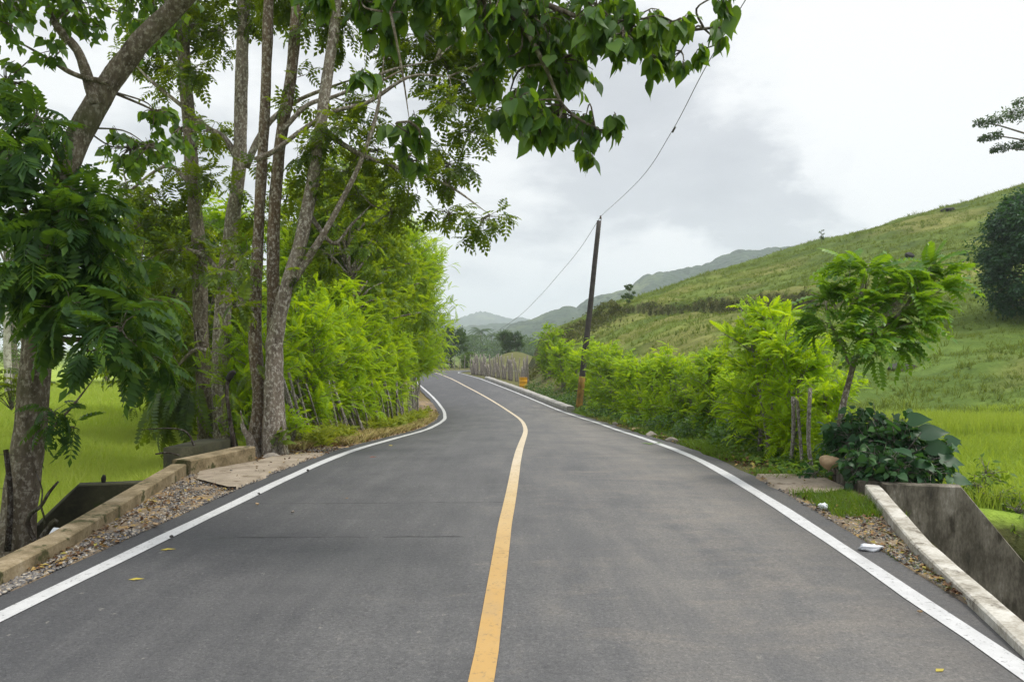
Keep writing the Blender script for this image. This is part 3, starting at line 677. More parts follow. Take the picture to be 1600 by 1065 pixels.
for q in range(3):
    inst(mb, *FROND_SPRAY[q % 2], np.c_[x, y, height(x, y)+.05+.3*rng.random(n)], rng.normal(0, 1, (n, 3))*[1, 1, .3]+[0, 0, .5], .16*rng.uniform(.6, 1.3, n))
tag(mb.build('verge_weeds', M['weed_yellow']), 'yellow green weeds sprouting at the foot of the stick fence', 'weeds', kind='stuff')

mb = MB(); n = 15000; y = 10+42*rng.random(n)**1.35; o = rng.random(n); x = road_x(y)+3.75+1.1*o+.25*np.sin(y*1.7)
k2 = vnoise(y*.75, y*0, 47)*.7+.3*vnoise(x*1.5, y*1.5, 48); top = (.12+1.15*np.clip(k2-.3, 0, 1)*1.4*sstep(10.5, 13.5, y))*(.45+.75*o); z = height(x, y)+top*rng.random(n)**.7
inst(mb, *L_HEART, np.c_[x, y, z], rng.normal(0, 1, (n, 3))*[1, 1, .4]+[-.5, -.4, -.3], .085*rng.uniform(.45, 1.3, n))
tag(mb.build('undergrowth', M['under']), 'dark leafy creepers tangled along the foot of the bright hedge', 'undergrowth', kind='stuff')

# ------------------------------------------------------------------ hero trees on the left
def PX(pts, d0=None):
    return np.array([W(p[0], p[1], p[2] if len(p) > 2 else d0) for p in pts])
def limb(mb, pts, d0, wpx, sides=8, n=None, rough=.12):
    P = PX(pts, d0); d = P[:, 1]
    w = np.interp(np.linspace(0, 1, len(P)), np.linspace(0, 1, len(wpx)), wpx)
    tube(mb, P, np.where(np.arange(len(P)) == len(P)-1, min(w[-1], .9), w)/2*d/F, sides, n or len(P)*5, rough)
    return P
def blobs(leaf, wood, L, kind, size, anchor=None, dens=1.0, **kw):
    for b in L:
        px, py, dd, r = b[:4]; c = W(px, py, dd)+np.array([0, rng.normal(0, .25), 0]); R = r*dd/F
        n = max(3, int(dens*(b[4] if len(b) > 4 else 1)*r*r/60))
        leafy_blob(leaf, wood, c, R, n, kind, size, **kw)
        if anchor is not None:
            A = anchor[np.argmin(np.linalg.norm(anchor-c, axis=1)+np.maximum(0, anchor[:, 2]-c[2])*.5)]
            mid = (A+c)/2+rng.normal(0, .08, 3)+[0, 0, .08*np.linalg.norm(c-A)]
            dl = np.linalg.norm(c-A); tube(wood, [A, mid, c], [.006+.009*dl, .005+.006*dl, .004], 6, 9, .1)

# leaning tree next to the parapet
t1 = empty('leaning_tree', W(22, 868, 8.0), 'grey trunked tree leaning over the tan parapet with heart shaped leaves reaching above the road', 'tree')
wood = MB(); leaf = MB(); fr = MB()
A1 = limb(wood, [(18, 910, 8.0), (22, 868, 8.0), (31, 790, 8.0), (45, 690, 8.0), (53, 595, 8.0), (60, 510, 8.0), (76, 390, 8.0), (100, 270, 8.0), (130, 200, 8.1), (165, 140, 8.2), (215, 72, 8.2), (285, 0, 8.2), (350, -75, 8.0), (430, -140, 7.5)], 8, [70, 58, 50, 47, 44, 42, 40, 38, 36, 34, 31, 29, 26, 20], 14, 90, .10)
A1b = limb(wood, [(150, 165), (138, 125), (120, 78), (85, 35), (60, -30)], 8.1, [22, 16, 12, 9], 8)
A1c = limb(wood, [(190, 110), (225, 60), (262, 10), (300, -20)], 8.2, [14, 10, 8], 7)
A1d = limb(wood, [(60, 505), (90, 528), (130, 530), (170, 522), (215, 540)], 7.9, [14, 9, 6, 4], 7)
A1e = limb(wood, [(80, 385), (110, 340), (150, 320), (190, 330)], 7.8, [14, 9, 6, 4], 7)
A1f = limb(wood, [(75, 400), (50, 350), (25, 300), (0, 270)], 7.8, [14, 9, 6, 4], 7)
A1g = limb(wood, [(52, 690), (69, 680), (109, 639), (153, 583)], 7.8, [6, 5, 4, 2], 6)
A1h = limb(wood, [(172, 130), (120, 118), (80, 95), (20, 60)], 8.0, [10, 8, 6, 4], 6)
# the limb that carries the overhanging leaves
B1 = limb(wood, [(430, -140, 7.5), (560, -150, 6.8), (680, -90, 6.3), (760, -25, 6.0), (815, 40, 5.9), (850, 100, 5.8), (880, 165, 5.8), (930, 200, 5.8), (975, 215, 5.8)], 6, [20, 18, 15, 12, 9, 7, 5, 4, 3], 8)
B2 = limb(wood, [(760, -25, 6.0), (850, 5, 5.9), (940, 40, 5.8), (1030, 50, 5.7), (1100, 45, 5.65), (1150, 40, 5.6)], 6, [10, 8, 6, 5, 3], 7)
B3 = limb(wood, [(560, -150, 6.8), (590, -60, 6.2), (610, 20, 5.8), (628, 110, 5.6), (640, 190, 5.5)], 6, [8, 6, 4, 3], 6)
anch = np.vstack([A1[6:], A1b, A1c, A1h]); anp = np.vstack([A1[3:8], A1d, A1e, A1f]); anb = np.vstack([B1, B2, B3])
blobs(leaf, wood, [(40, 40, 8, 70), (130, 20, 8.5, 55), (200, 5, 9, 45), (15, 130, 8, 50), (95, 85, 8, 24), (230, 165, 8.4, 34), (190, 225, 8.5, 44), (240, 232, 8.6, 36), (275, 195, 9, 36), (70, -40, 8, 80), (200, -60, 8.4, 80)],
      'heart', .10, anch, .7, droop=.55, nleaf=6)
hb = [(830, 30, 5.9, 70), (880, 85, 5.8, 62), (845, 150, 5.8, 50), (885, 180, 5.8, 44), (925, 200, 5.8, 30), (962, 212, 5.8, 22), (815, 190, 5.8, 32), (935, 55, 5.9, 48), (995, 58, 5.8, 44), (1055, 62, 5.7, 34), (1105, 52, 5.7, 26), (1142, 52, 5.6, 13), (1085, 75, 5.7, 22), (1120, 70, 5.65, 16), (1030, 85, 5.75, 30), (1050, 35, 5.7, 28), (975, 90, 5.8, 30), (850, 200, 5.8, 34), (945, 225, 5.8, 18), (800, 150, 5.9, 36),
      (765, 40, 6, 55), (720, 0, 6, 55), (650, 0, 6, 50), (570, 5, 6, 42), (612, 42, 6, 36), (640, 198, 5.5, 34), (645, 230, 5.5, 24), (578, 135, 5.5, 15), (505, -10, 6, 36), (900, 20, 5.9, 45), (960, 22, 5.9, 34), (780, 100, 6, 40)]
hb = [(b[0]-10, b[1]-14)+tuple(b[2:]) for b in hb]
blobs(leaf, wood, hb, 'heart', .122, anb, .50, droop=.8, nleaf=6, squash=1.)
blobs(leaf, wood, [(560, -150, 6.6, 100), (700, -140, 6.3, 100), (820, -120, 6.2, 90), (300, -150, 8, 110), (430, -170, 7.4, 110), (930, -60, 6, 60)], 'heart', .15, anb, .35, droop=.6, nleaf=6)  # unseen canopy above the frame, added to shade the left lane
pb = [(35, 250, 7.6, 50), (90, 290, 7.6, 50), (30, 335, 7.6, 60), (110, 350, 7.5, 60), (60, 410, 7.4, 60), (140, 420, 7.4, 55), (20, 430, 7.4, 45), (165, 470, 7.3, 50), (205, 515, 7.3, 44), (215, 555, 7.3, 32), (110, 480, 7.3, 45), (170, 545, 7.3, 30), (150, 330, 7.8, 45), (10, 210, 7.8, 45), (80, 210, 7.8, 40)]
blobs(fr, wood, pb, FROND_BIG, .36, anp, .36, droop=.35, nleaf=3)
blobs(fr, wood, [(95, 645, 7.8, 26), (105, 668, 7.8, 18), (40, 700, 7.9, 14)], FROND_BIG, .25, None, .8, droop=.3, nleaf=2)
wood.build('trunk', M['bark'], t1); leaf.build('crown', M['heart'], t1); fr.build('lower_foliage', M['pinnate'], t1)

# pair of lichened trunks behind the parapet end
t2 = empty('twin_stem_tree', W(340, 700, 14.7), 'twin stemmed tree with grey and brown lichened trunks behind the parapet end', 'tree')
wood = MB(); wood2 = MB(); leaf = MB()
a = limb(wood2, [(325, 715), (321, 680), (318, 600), (314, 500), (311, 400), (302, 300), (296, 200), (287, 90), (283, -60), (280, -160)], 14.9, [34, 25, 22, 22, 21, 20, 19, 17, 14], 12, 60)
b = limb(wood, [(354, 715), (350, 680), (346, 600), (346, 520), (352, 440), (362, 350), (374, 260), (376, 160), (380, 50), (384, -60), (388, -170)], 14.5, [42, 32, 27, 25, 23, 22, 21, 19, 18, 16], 12, 70)
c1 = limb(wood, [(374, 252), (350, 215), (325, 200), (290, 170), (240, 130), (205, 95)], 14.5, [12, 9, 7, 6, 4], 7)
c2 = limb(wood, [(384, 262), (405, 215), (430, 182), (470, 155), (520, 135), (570, 118)], 14.3, [12, 10, 7, 5, 3], 7)
c3 = limb(wood, [(352, 440), (320, 400), (270, 390), (220, 410)], 14.6, [9, 7, 5, 3], 6)
c4 = limb(wood, [(300, 290), (260, 260), (200, 300), (160, 330)], 14.9, [8, 6, 4, 3], 6)
c5 = limb(wood, [(346, 560), (310, 545), (280, 570), (262, 610)], 14.6, [8, 6, 4, 2], 6)
an = np.vstack([a[4:], b[4:], c1, c2, c3, c4, c5])
bl = [(300, 40, 15, 52), (260, 105, 15.4, 48), (318, 120, 15, 42), (340, 50, 15, 42), (240, 50, 15.5, 48), (306, 195, 15, 38), (345, 210, 14.5, 24), (325, 285, 15, 34), (285, 275, 15, 30), (400, 10, 14.5, 46), (440, 15, 14, 36), (240, 310, 15, 42), (295, 340, 15, 46),
      (230, 355, 15, 50), (300, 395, 15, 42), (245, 405, 15, 36), (395, 330, 14, 30), (385, 400, 14, 28), (210, 70, 15.5, 40), (270, 0, 15, 50), (340, -60, 15, 80), (250, -80, 15, 80), (430, -80, 14.5, 80), (190, 290, 15.3, 36), (205, 240, 15.3, 30),  # blobs above the frame top are added canopy to shade the road
      (330, 430, 14.6, 26), (365, 300, 14.3, 20), (410, 265, 14.2, 22), (270, 470, 14.8, 40), (245, 525, 14.8, 40), (290, 540, 14.8, 36), (180, 405, 15.2, 40)]
blobs(leaf, wood, bl, FROND_SPRAY, .31, an, .58, droop=.3, nleaf=4)
hang = MB()
O = np.array([W(x, y, 14.2) for x, y in ((258, 600), (270, 605), (283, 598), (295, 606), (306, 612), (250, 612), (276, 590), (290, 590), (244, 640), (262, 640))])
twig_prisms(wood, O, np.repeat(c5[-1][None], len(O), 0), .006, .008)
D = rng.normal(0, .25, (len(O), 3))+[0, 0, -1]
for q in range(3): inst(leaf, *FROND_HANG[q % 2], O+rng.normal(0, .08, O.shape), D+rng.normal(0, .3, D.shape), .95*rng.uniform(.6, 1.1, len(O)), up=np.tile([0, -1., .2], (len(O), 1)), jit=.3)
bb = wood.build('trunk', M['bark_pale'], t2); wood2.build('trunk', M['bark'], t2)['label'] = 'darker brown trunk'; leaf.build('crown', M['small'], t2)

# multi-stem tree at the end of the parapet
t3 = empty('multi_stem_tree', W(412, 712, 12.5), 'many stemmed tree with reddish and pale trunks at the concrete apron', 'tree')
wood = MB(); red = MB(); leaf = MB()
s1 = limb(red, [(398, 722), (402, 690), (405, 620), (399, 540), (400, 450), (404, 360), (410, 250), (416, 120), (420, 0), (424, -120)], 12.7, [44, 28, 22, 20, 18, 17, 16, 15, 14], 10, 60)
s2 = limb(red, [(424, 724), (424, 690), (427, 600), (428, 500), (427, 400), (430, 310), (440, 210), (456, 110), (463, 10), (466, -110)], 12.6, [40, 30, 24, 21, 19, 18, 18, 17, 15], 10, 60)
s3 = limb(wood, [(432, 726), (430, 690), (428, 600), (430, 530), (445, 460), (465, 395), (482, 320), (496, 230), (510, 130), (524, 30), (534, -80)], 12.4, [46, 34, 29, 25, 22, 20, 19, 17, 16, 14], 12, 70)
s4 = limb(wood, [(446, 455), (480, 405), (512, 355), (538, 305), (565, 250), (590, 170), (600, 90)], 12.4, [15, 12, 10, 8, 6, 5], 8)
s5 = limb(wood, [(400, 735), (392, 690), (380, 668), (376, 640)], 12.4, [34, 14, 8, 5], 8)
s6 = limb(wood, [(440, 205), (480, 165), (520, 152), (560, 135), (610, 110), (680, 95)], 12.4, [9, 7, 6, 5, 4], 6)
s7 = limb(wood, [(400, 250), (430, 235), (470, 205), (520, 175), (575, 160), (640, 120), (700, 120)], 12.4, [10, 8, 7, 6, 4], 6)
s8 = limb(wood, [(500, 200), (560, 240), (630, 265), (700, 290), (765, 335)], 12.6, [9, 7, 5, 4, 3], 6)
s9 = limb(wood, [(398, 500), (378, 470), (366, 440)], 12.5, [10, 7, 5], 6)
s10 = limb(wood, [(480, 330), (520, 380), (550, 350), (580, 320)], 12.6, [8, 6, 4, 3], 6)
an = np.vstack([s1[5:], s2[5:], s3[5:], s4, s6, s7, s8, s9, s10])
bl = [(700, 105, 13, 50), (742, 145, 13, 38), (732, 205, 13, 36), (700, 260, 13, 40), (645, 285, 13, 42), (757, 342, 13, 32), (742, 372, 13, 17), (560, 165, 13, 36), (520, 215, 12.6, 42), (478, 235, 12.6, 32), (540, 265, 13, 34), (590, 235, 13, 34), (452, 170, 12.6, 22),
      (660, 60, 13, 50), (600, 80, 13, 42), (545, 50, 13, 42), (495, 35, 12.6, 36), (700, 40, 13, 50), (760, 75, 13, 42), (705, 180, 13, 36), (680, 225, 13, 26), (500, 290, 12.8, 30), (455, 300, 12.8, 22), (560, 310, 13, 34), (610, 330, 13.2, 36), (470, 120, 12.6, 18),
      (450, -60, 13, 80), (560, -80, 13, 90), (680, -80, 13, 90), (790, -40, 13, 70), (700, 330, 13.2, 30), (520, 400, 12.8, 26), (385, 480, 12.4, 22), (370, 420, 12.4, 24), (470, 420, 12.4, 22), (800, 100, 13, 34)]  # those over the frame top add unseen canopy for road shade
blobs(leaf, wood, bl, FROND_SPRAY, .29, an, .70, droop=.3, nleaf=4)
blobs(leaf, None, [(375, 610, 12.2, 18), (365, 640, 12.2, 16), (385, 580, 12.2, 18)], FROND_FINE, .3, None, .9, droop=.3, nleaf=2)
wood.build('trunk', M['bark_pale'], t3); red.build('trunk', M['bark_red'], t3)['label'] = 'reddish brown stems'; leaf.build('crown', M['small'], t3)

# ------------------------------------------------------------------ feathery trees / hedges
def gen_feather(h, r, kind, fsize, nf, seed, stems=2, low=.25, twr=.02, top=.8):
    """upright stems with fronds arching from side shoots; origin at the ground"""
    global rng
    keep = rng; rng = np.random.default_rng(seed)
    wood = MB(); leaf = MB(); tips = []
    for s in range(stems):
        a = rng.uniform(0, 6.28); rr = rng.uniform(.1, .45)*r*.6
        p = [np.array([.08*math.cos(a), .08*math.sin(a), -.1])]
        for q in range(1, 6):
            f = q/5; p.append(np.array([rr*f*math.cos(a)+rng.normal(0, .05*r), rr*f*math.sin(a)+rng.normal(0, .05*r), h*f*rng.uniform(.86, 1.0)*(.8+.2*(s == 0))]))
        p = np.array(p); tube(wood, p, np.linspace(twr*h**.6, .006, 6), 6, 20, .15)
        tips.append(spline(p, 30))
    ax = np.vstack(tips)
    nb = max(10, nf//9)
    pick = ax[rng.integers(len(ax), size=nb*3)]; pick = pick[pick[:, 2] > low*h][:nb]; nb = len(pick)
    a = rng.uniform(0, 6.28, nb); f = (pick[:, 2]/h-low)/(1-low)
    env = r*(np.sin(np.pi*np.clip(.18+.74*f, 0, 1))**.7)*rng.uniform(.35, 1.05, nb)
    dirs = norm(np.c_[np.cos(a), np.sin(a), rng.uniform(.1, .9, nb)+f*.5])
    end = pick+dirs*env[:, None]; end[:, 2] -= .12*env
    twig_prisms(wood, pick, end, .008, .004)
    for j in range(9):
        t = rng.uniform(.25, 1.05, nb)[:, None]; o = pick*(1-t)+end*t
        d = norm(dirs*.6+rdir(nb)*.8+[0, 0, .25])
        inst(leaf, *kind[int(rng.integers(len(kind)))], o, d, fsize*rng.uniform(.6, 1.2, nb), jit=.25)
    rng = keep
    return wood, leaf
def feather_proto(name, label, cat, group, gen, lm, bm='twig'):
    e = empty(name, (0, 0, 0), label, cat, group)
    gen[0].build('stem', M[bm], e); gen[1].build('foliage', M[lm], e); return e
def place(protos, used, kidx, x, y, s, rz, label, dz=0., sz=None):
    o = protos[kidx]
    if kidx in used: o = copy_tree(o)
    used.add(kidx); o.location = (x, y, float(height(x, y))+dz); o.rotation_euler = (0, 0, rz); o.scale = (s, s, sz or s); o['label'] = label; return o

def gen_tree(h, r, seed, size, kind='simple', nb=26, per=60, trunk=.35, nleaf=6, flat=1., tr=.03):
    global rng
    keep = rng; rng = np.random.default_rng(seed); wood = MB(); leaf = MB()
    P = np.array([[0, 0, -.2], [rng.normal(0, .03*h), rng.normal(0, .03*h), h*.3], [rng.normal(0, .05*h), rng.normal(0, .05*h), h*.6], [rng.normal(0, .05*h), rng.normal(0, .05*h), h*.92]])
    tube(wood, P, np.array([tr*h, tr*.75*h, tr*.5*h, tr*.12*h])*.7, 8, 18, .12); ax = spline(P, 30)
    for b in range(nb):
        f = rng.random()**.8; z = h*(trunk+(1-trunk)*f); rad = r*math.sqrt(max(0, 1-(abs(f-.42)/.62)**2.2))*rng.random()**.45; a = rng.uniform(0, 6.28)
        A = ax[np.argmin(np.abs(ax[:, 2]-z*.8))]; c = np.array([A[0]*.6+rad*math.cos(a), A[1]*.6+rad*math.sin(a), h*(trunk+(1-trunk)*(f*flat+(1-flat)*.8))])
        tube(wood, [A, (A+c)/2+[0, 0, .05*h*rng.random()], c], np.array([.012, .008, .004])*h*.6, 5, 7, .1)
        leafy_blob(leaf, None, c, r*rng.uniform(.22, .4), per, kind, size, .7, .25, nleaf)
    rng = keep; return wood, leaf
# left roadside: tall feathery trees
GL = 'feathery trees behind the leaning stick fence'
pl = [feather_proto('feathery_tree', '', 'tree', GL, gen_feather(3.2, 1.25, FROND_FINE, .33, 1500, 101, 3, .12), 'feather'),
      feather_proto('feathery_tree', '', 'tree', GL, gen_feather(3.6, 1.35, FROND_FINE, .35, 1700, 102, 3, .12), 'feather'),
      feather_proto('feathery_tree', '', 'tree', GL, gen_feather(7.0, 2.1, FROND_FINE, .42, 3200, 103, 3, .16), 'feather_dark'),
      feather_proto('feathery_tree', '', 'tree', GL, gen_feather(8.0, 2.2, FROND_FINE, .45, 3500, 104, 2, .2), 'feather')]
used = set()
LT = [(0, -4.85, 14.6, .85, 'short bright feathery tree nearest the reddish multi stem trunks'),
      (1, -4.6, 16.6, .95, 'low lime feathery tree over the most steeply leaning fence stakes'),
      (0, -4.55, 18.8, 1.1, 'lime feathery tree drooping over the middle of the stick fence'),
      (1, -4.45, 21.2, 1.1, 'bright feathery tree with hanging sprays past the middle of the stick fence'),
      (0, -4.45, 23.8, 1.15, 'low bright feathery tree above the upright far stakes'),
      (1, -4.45, 26.8, 1.1, 'low feathery tree close to where the white edge line kinks'),
      (2, -6.2, 24.5, .95, 'dark green feathery tree standing tall behind the middle of the lime hedge'),
      (3, -5.4, 28.5, 1.0, 'tall feathery tree with a slim grey stem above the lime hedge'),
      (2, -5.2, 32.0, 1.12, 'tall feathery tree near the end of the roadside row'),
      (3, -4.5, 35.5, 1.12, 'tall bright feathery tree whose crown reaches out at the road bend'),
      (3, -5.0, 39.5, 1.0, 'farthest tall feathery tree at the bend of the road')]
for kx, x, y, s, lab in LT: place(pl, used, kx, x, y, s, rng.uniform(0, 6.28), lab)

# airy broad-leaved trees rising above the feathery row
GA = 'airy leafy trees rising above the roadside row'
pa = []
for sd, hgt in ((361, 9.5), (362, 8.5)):
    e = empty('roadside_tree', (0, 0, 0), '', 'tree', GA); w_, l_ = gen_tree(hgt, 2.3, sd, .40, FROND_SPRAY, nb=44, per=11, trunk=.3, nleaf=4, tr=.018)
    w_.build('trunk', M['bark_pale'], e); l_.build('crown', M['airy'], e); pa.append(e)
used = set()
for kx, x, y, s, lab in [(0, -5.4, 23.0, .74, 'airy leafy tree just right of the many stemmed tree'), (1, -5.2, 25.5, 1.05, 'airy leafy tree with a straight slim trunk above the lime hedge'), (0, -5.9, 30.5, 1.0, 'airy leafy tree in the middle of the row above the feathery crowns'), (1, -5.6, 37.5, 1.0, 'airy leafy tree at the right edge of the row by the bend')]:
    place(pa, used, kx, x, y, s, rng.uniform(0, 6.28), lab)

# right roadside hedge of sprouting live posts
GR = 'bright hedge shrubs along the hillside fence'
pr = [feather_proto('hedge_shrub', '', 'shrub', GR, gen_feather(2.1, .72, FROND_MID, .215, 950, 201, 3, .08, .025), 'feather'),
      feather_proto('hedge_shrub', '', 'shrub', GR, gen_feather(2.2, .8, FROND_MID, .225, 1050, 202, 4, .05, .025), 'feather'),
      feather_proto('hedge_shrub', '', 'shrub', GR, gen_feather(2.0, .85, FROND_MID, .215, 980, 203, 4, .03, .025), 'feather_dark')]
used = set()
RT = [(0, 4.55, 10.9, .66, 'small bright shrub beside the young tree, nearest the tan boulder'),
      (0, 4.35, 11.9, 1.02, 'bright shrub with bare grey posts under it, next to the young tree'),
      (1, 4.25, 12.9, 1.13, 'tallest leafy shrub at the near end of the hedge beside the bare grey posts'),
      (2, 4.6, 14.2, .82, 'darker vine-tangled shrub behind the tallest near shrub'),
      (0, 4.5, 15.6, .74, 'lime shrub at the dip in the hedge top above the red litter'),
      (1, 4.5, 17.2, .90, 'rounded lime shrub above the roadside stones'),
      (2, 4.5, 19.2, .80, 'shrub with dark shaded base just past the roadside stones'),
      (0, 4.5, 21.4, 1.12, 'lime shrub with a spiky top halfway along the hedge'),
      (1, 4.5, 23.8, .96, 'bushy lime shrub halfway between the stones and the utility pole'),
      (0, 4.4, 26.4, 1.16, 'second bright shrub on the near side of the utility pole'),
      (1, 4.4, 29.4, 1.08, 'dense bright shrub on the near side of the utility pole'),
      (2, 4.3, 32.8, 1.3, 'dark based shrub immediately before the utility pole'),
      (0, 4.4, 36.6, 1.6, 'tall bright shrub touching the utility pole from the near side'),
      (1, 4.3, 41.0, 1.45, 'bright shrub immediately past the utility pole'),
      (0, 3.9, 45.5, 1.4, 'shrub between the utility pole and the yellow barrel'),
      (1, 3.3, 50.0, 1.45, 'shrub rising behind the yellow barrel'),
      (2, 2.7, 55.5, 1.75, 'tall far shrub at the end of the hedge by the grey stick fence')]
for kx, x, y, s, lab in RT: place(pr, used, kx, x, y, s*1.07, rng.uniform(0, 6.28), lab)

# young tree above the creeper
yt = empty('young_tree', (4.12, 9.5, float(height(4.12, 9.5))), 'young tree with drooping pinnate leaves growing out of the dark creeper', 'tree')
wood = MB(); leaf = MB(); d = 9.5
y0 = limb(wood, [(1302, 740), (1308, 690), (1318, 630), (1332, 575), (1345, 530), (1352, 490)], d, [17, 11, 9, 8, 5], 8)
l1 = limb(wood, [(1352, 490), (1345, 460), (1352, 425), (1360, 410)], d, [7, 5, 3], 6)
l2 = limb(wood, [(1345, 530), (1400, 495), (1430, 455), (1445, 415)], d, [7, 5, 3], 6)
l3 = limb(wood, [(1332, 575), (1310, 530), (1295, 500), (1290, 470)], d-.2, [7, 5, 3], 6)
l4 = limb(wood, [(1345, 530), (1390, 530), (1420, 520)], d-.3, [6, 4, 3], 6)
bl = [(1355, 425, d, 26), (1330, 450, d, 30), (1300, 475, d-.1, 30), (1350, 480, d-.3, 36), (1395, 475, d-.2, 34), (1435, 440, d, 32), (1455, 420, d, 22), (1300, 520, d-.2, 32), (1350, 525, d-.4, 34), (1400, 520, d-.2, 32), (1440, 480, d, 24), (1370, 555, d-.2, 26), (1410, 550, d, 18), (1460, 455, d, 18), (1385, 430, d, 28), (1410, 455, d-.2, 28), (1280, 500, d, 20), (1430, 505, d-.2, 22), (1475, 440, d, 12), (1320, 420, d, 16)]
for b in bl:
    c = W(*b[:3]); R = b[3]*b[2]/F; n = int(b[3]*.25)
    st = c+rdir(n)*R*.8*rng.random((n, 1)); dd = norm(rdir(n)*[1, 1, .45]+(c-W(1365, 540, d))*[.9, .9, .5]+[0, 0, .05])
    for q in range(3):
        dq = norm(dd+rdir(n)*.5+[0, 0, -.12]); inst(leaf, *FROND_YOUNG[q], st, dq, .36*rng.uniform(.6, 1.15, n), jit=.3)
    twig_prisms(wood, np.repeat(y0[-2][None]*.4+c[None]*.6, n, 0), st, .006, .003)
wood.build('trunk', M['bark_pale'], yt); leaf.build('crown', M['sapling'], yt)

# dark creeper with big leaves on the end of the right parapet
cr = empty('creeper_bush', (4.3, 8.8, float(height(4.3, 8.8))), 'dark green creeper mound with large leaves behind the whitewashed parapet', 'creeper')
leaf = MB(); wood = MB(); big = MB()
for (px, py, dd, r) in [(1330, 690, 9.2, 34), (1375, 690, 9., 36), (1420, 695, 8.9, 34), (1455, 710, 8.8, 30), (1330, 665, 9.3, 26), (1370, 660, 9.2, 26), (1410, 735, 8.5, 26), (1450, 738, 8.5, 20), (1345, 725, 8.8, 26), (1380, 725, 8.6, 26), (1310, 680, 9.5, 22), (1400, 670, 9, 24), (1275, 738, 9.6, 10)]:
    leafy_blob(leaf, wood, W(px, py, dd), r*dd/F, int(r*1.5), 'heart', .10, droop=.3, nleaf=4, tl=.2)
bp = np.array([W(1395, 665, 8.7), W(1420, 655, 8.7), W(1440, 675, 8.6), W(1450, 695, 8.6), W(1470, 715, 8.5), W(1480, 690, 8.7), W(1360, 650, 9.), W(1430, 720, 8.4), W(1490, 745, 8.5), W(1405, 700, 8.4)])
bd = np.array([[-.2, -.6, .2], [.7, -.5, .1], [.9, -.3, .1], [.9, -.3, -.2], [1, -.2, -.2], [.9, .2, .1], [-.3, -.5, .2], [.5, -.8, -.2], [1, -.3, -.3], [.2, -.9, -.2]])
inst(big, *HEARTS[0], bp, bd, np.array([.24, .22, .27, .26, .25, .2, .2, .22, .2, .2]), up=np.tile([.1, -.75, .55], (10, 1)), jit=.15)
twig_prisms(wood, np.repeat(W(1400, 725, 9.)[None], len(bp), 0), bp, .01, .006)
wood.build('stem', M['twig'], cr); leaf.build('foliage', M['vine'], cr); big.build('large_leaves', M['vine'], cr)
# sprawling grass-vine clump right of the wing wall
lc = empty('leafy_clump', (5.5, 8.6, float(height(5.5, 8.6))), 'low light green leafy clump trailing beyond the stained wing wall', 'plant')
leaf = MB(); wood = MB()
for (px, py, dd, r) in [(1530, 760, 8.8, 22), (1560, 780, 8.6, 20), (1545, 740, 9.2, 18), (1590, 800, 8.4, 18)]:
    leafy_blob(leaf, wood, W(px, py, dd), r*dd/F, 26, 'simple', .09, droop=.2, nleaf=5, tl=.2)
wood.build('stem', M['twig'], lc); leaf.build('foliage', M['weed'], lc)

# ------------------------------------------------------------------ fences
def stake(mb, base, top, r, sides=6):
    base = np.asarray(base, float); top = np.asarray(top, float); m = (base+top)/2+rng.normal(0, .03, 3)
    tube(mb, [base, m, top], [r, r*.92, r*.8], sides, 7, .2)
sf = empty('stick_fence', (-3.9, 20, float(height(-3.9, 20))), 'leaning live stick fence with wire below the lime feathery trees', 'fence')
tops = []
yv = 13.2
while yv < 33:
    x = road_x(yv)-4.05+rng.normal(0, .07); z = float(height(x, yv)); lean = np.interp(yv, [13, 17, 22, 26, 33], [.25, .6, .45, .12, 0])*rng.uniform(.7, 2.2)
    hgt = rng.uniform(1.1, 1.6)
    mb = MB(); tp = (x-lean*.55+rng.normal(0, .05), yv-lean*.5, z+hgt); stake(mb, (x, yv, z-.15), tp, rng.uniform(.018, .044))
    mb.build('stake', M['twig'], sf); tops.append((np.array([x, yv, z]), np.array(tp)))
    yv += rng.uniform(.15, .48)*(1+.012*(yv-13))
for f in (.3, .62, .9):
    P = np.array([a*(1-f)+b*f for a, b in tops[::3]]); tube(mb := MB(), P+[.03, 0, 0], .004, 4, len(P)*3); mb.build('wire', M['rust'], sf)

rf = empty('post_fence', (4.1, 14, float(height(4.1, 14))), 'grey crooked post fence swallowed by the bright hedge', 'fence')
tops = []
for yv in [10.6, 11.0, 11.35, 11.8, 12.15, 12.5, 13.1, 13.8, 14.6, 15.6, 16.8, 18.2, 19.8, 21.6, 23.6, 26, 28.6, 31.5, 34.5]:
    x = 4.0+rng.normal(0, .1)+road_x(yv)*.6+(.75 if yv > 13.3 else .12); z = float(height(x, yv)); mb = MB()
    tp = (x+rng.normal(.02, .1), yv+rng.normal(0, .1), z+rng.uniform(.95, 1.35)); stake(mb, (x, yv, z-.1), tp, rng.uniform(.018, .034)); mb.build('post', M['twig'], rf)
    tops.append((np.array([x, yv, z]), np.array(tp)))
for f in (.35, .7):
    P = np.array([a*(1-f)+b*f for a, b in tops]); tube(mb := MB(), P, .004, 4, len(P)*3); mb.build('wire', M['rust'], rf)

pf = empty('stick_fence', (-1, 70, float(height(-1, 70))), 'grey upright stick fence at the far bend behind the yellow barrel', 'fence')
for t in np.linspace(0, 1, 98):
    x = 1.35+(-4.5-1.35)*t+rng.normal(0, .12); yv = 57+(86-57)*t**.9; z = float(height(x, yv)); mb = MB(); hgt = rng.uniform(.9, 2.1)*(1.05+.15*t)
    stake(mb, (x, yv, z-.1), (x+rng.normal(0, .16), yv+rng.normal(0, .15), z+hgt), rng.uniform(.03, .095), 5); mb.build('stake', M['palestick'], pf)

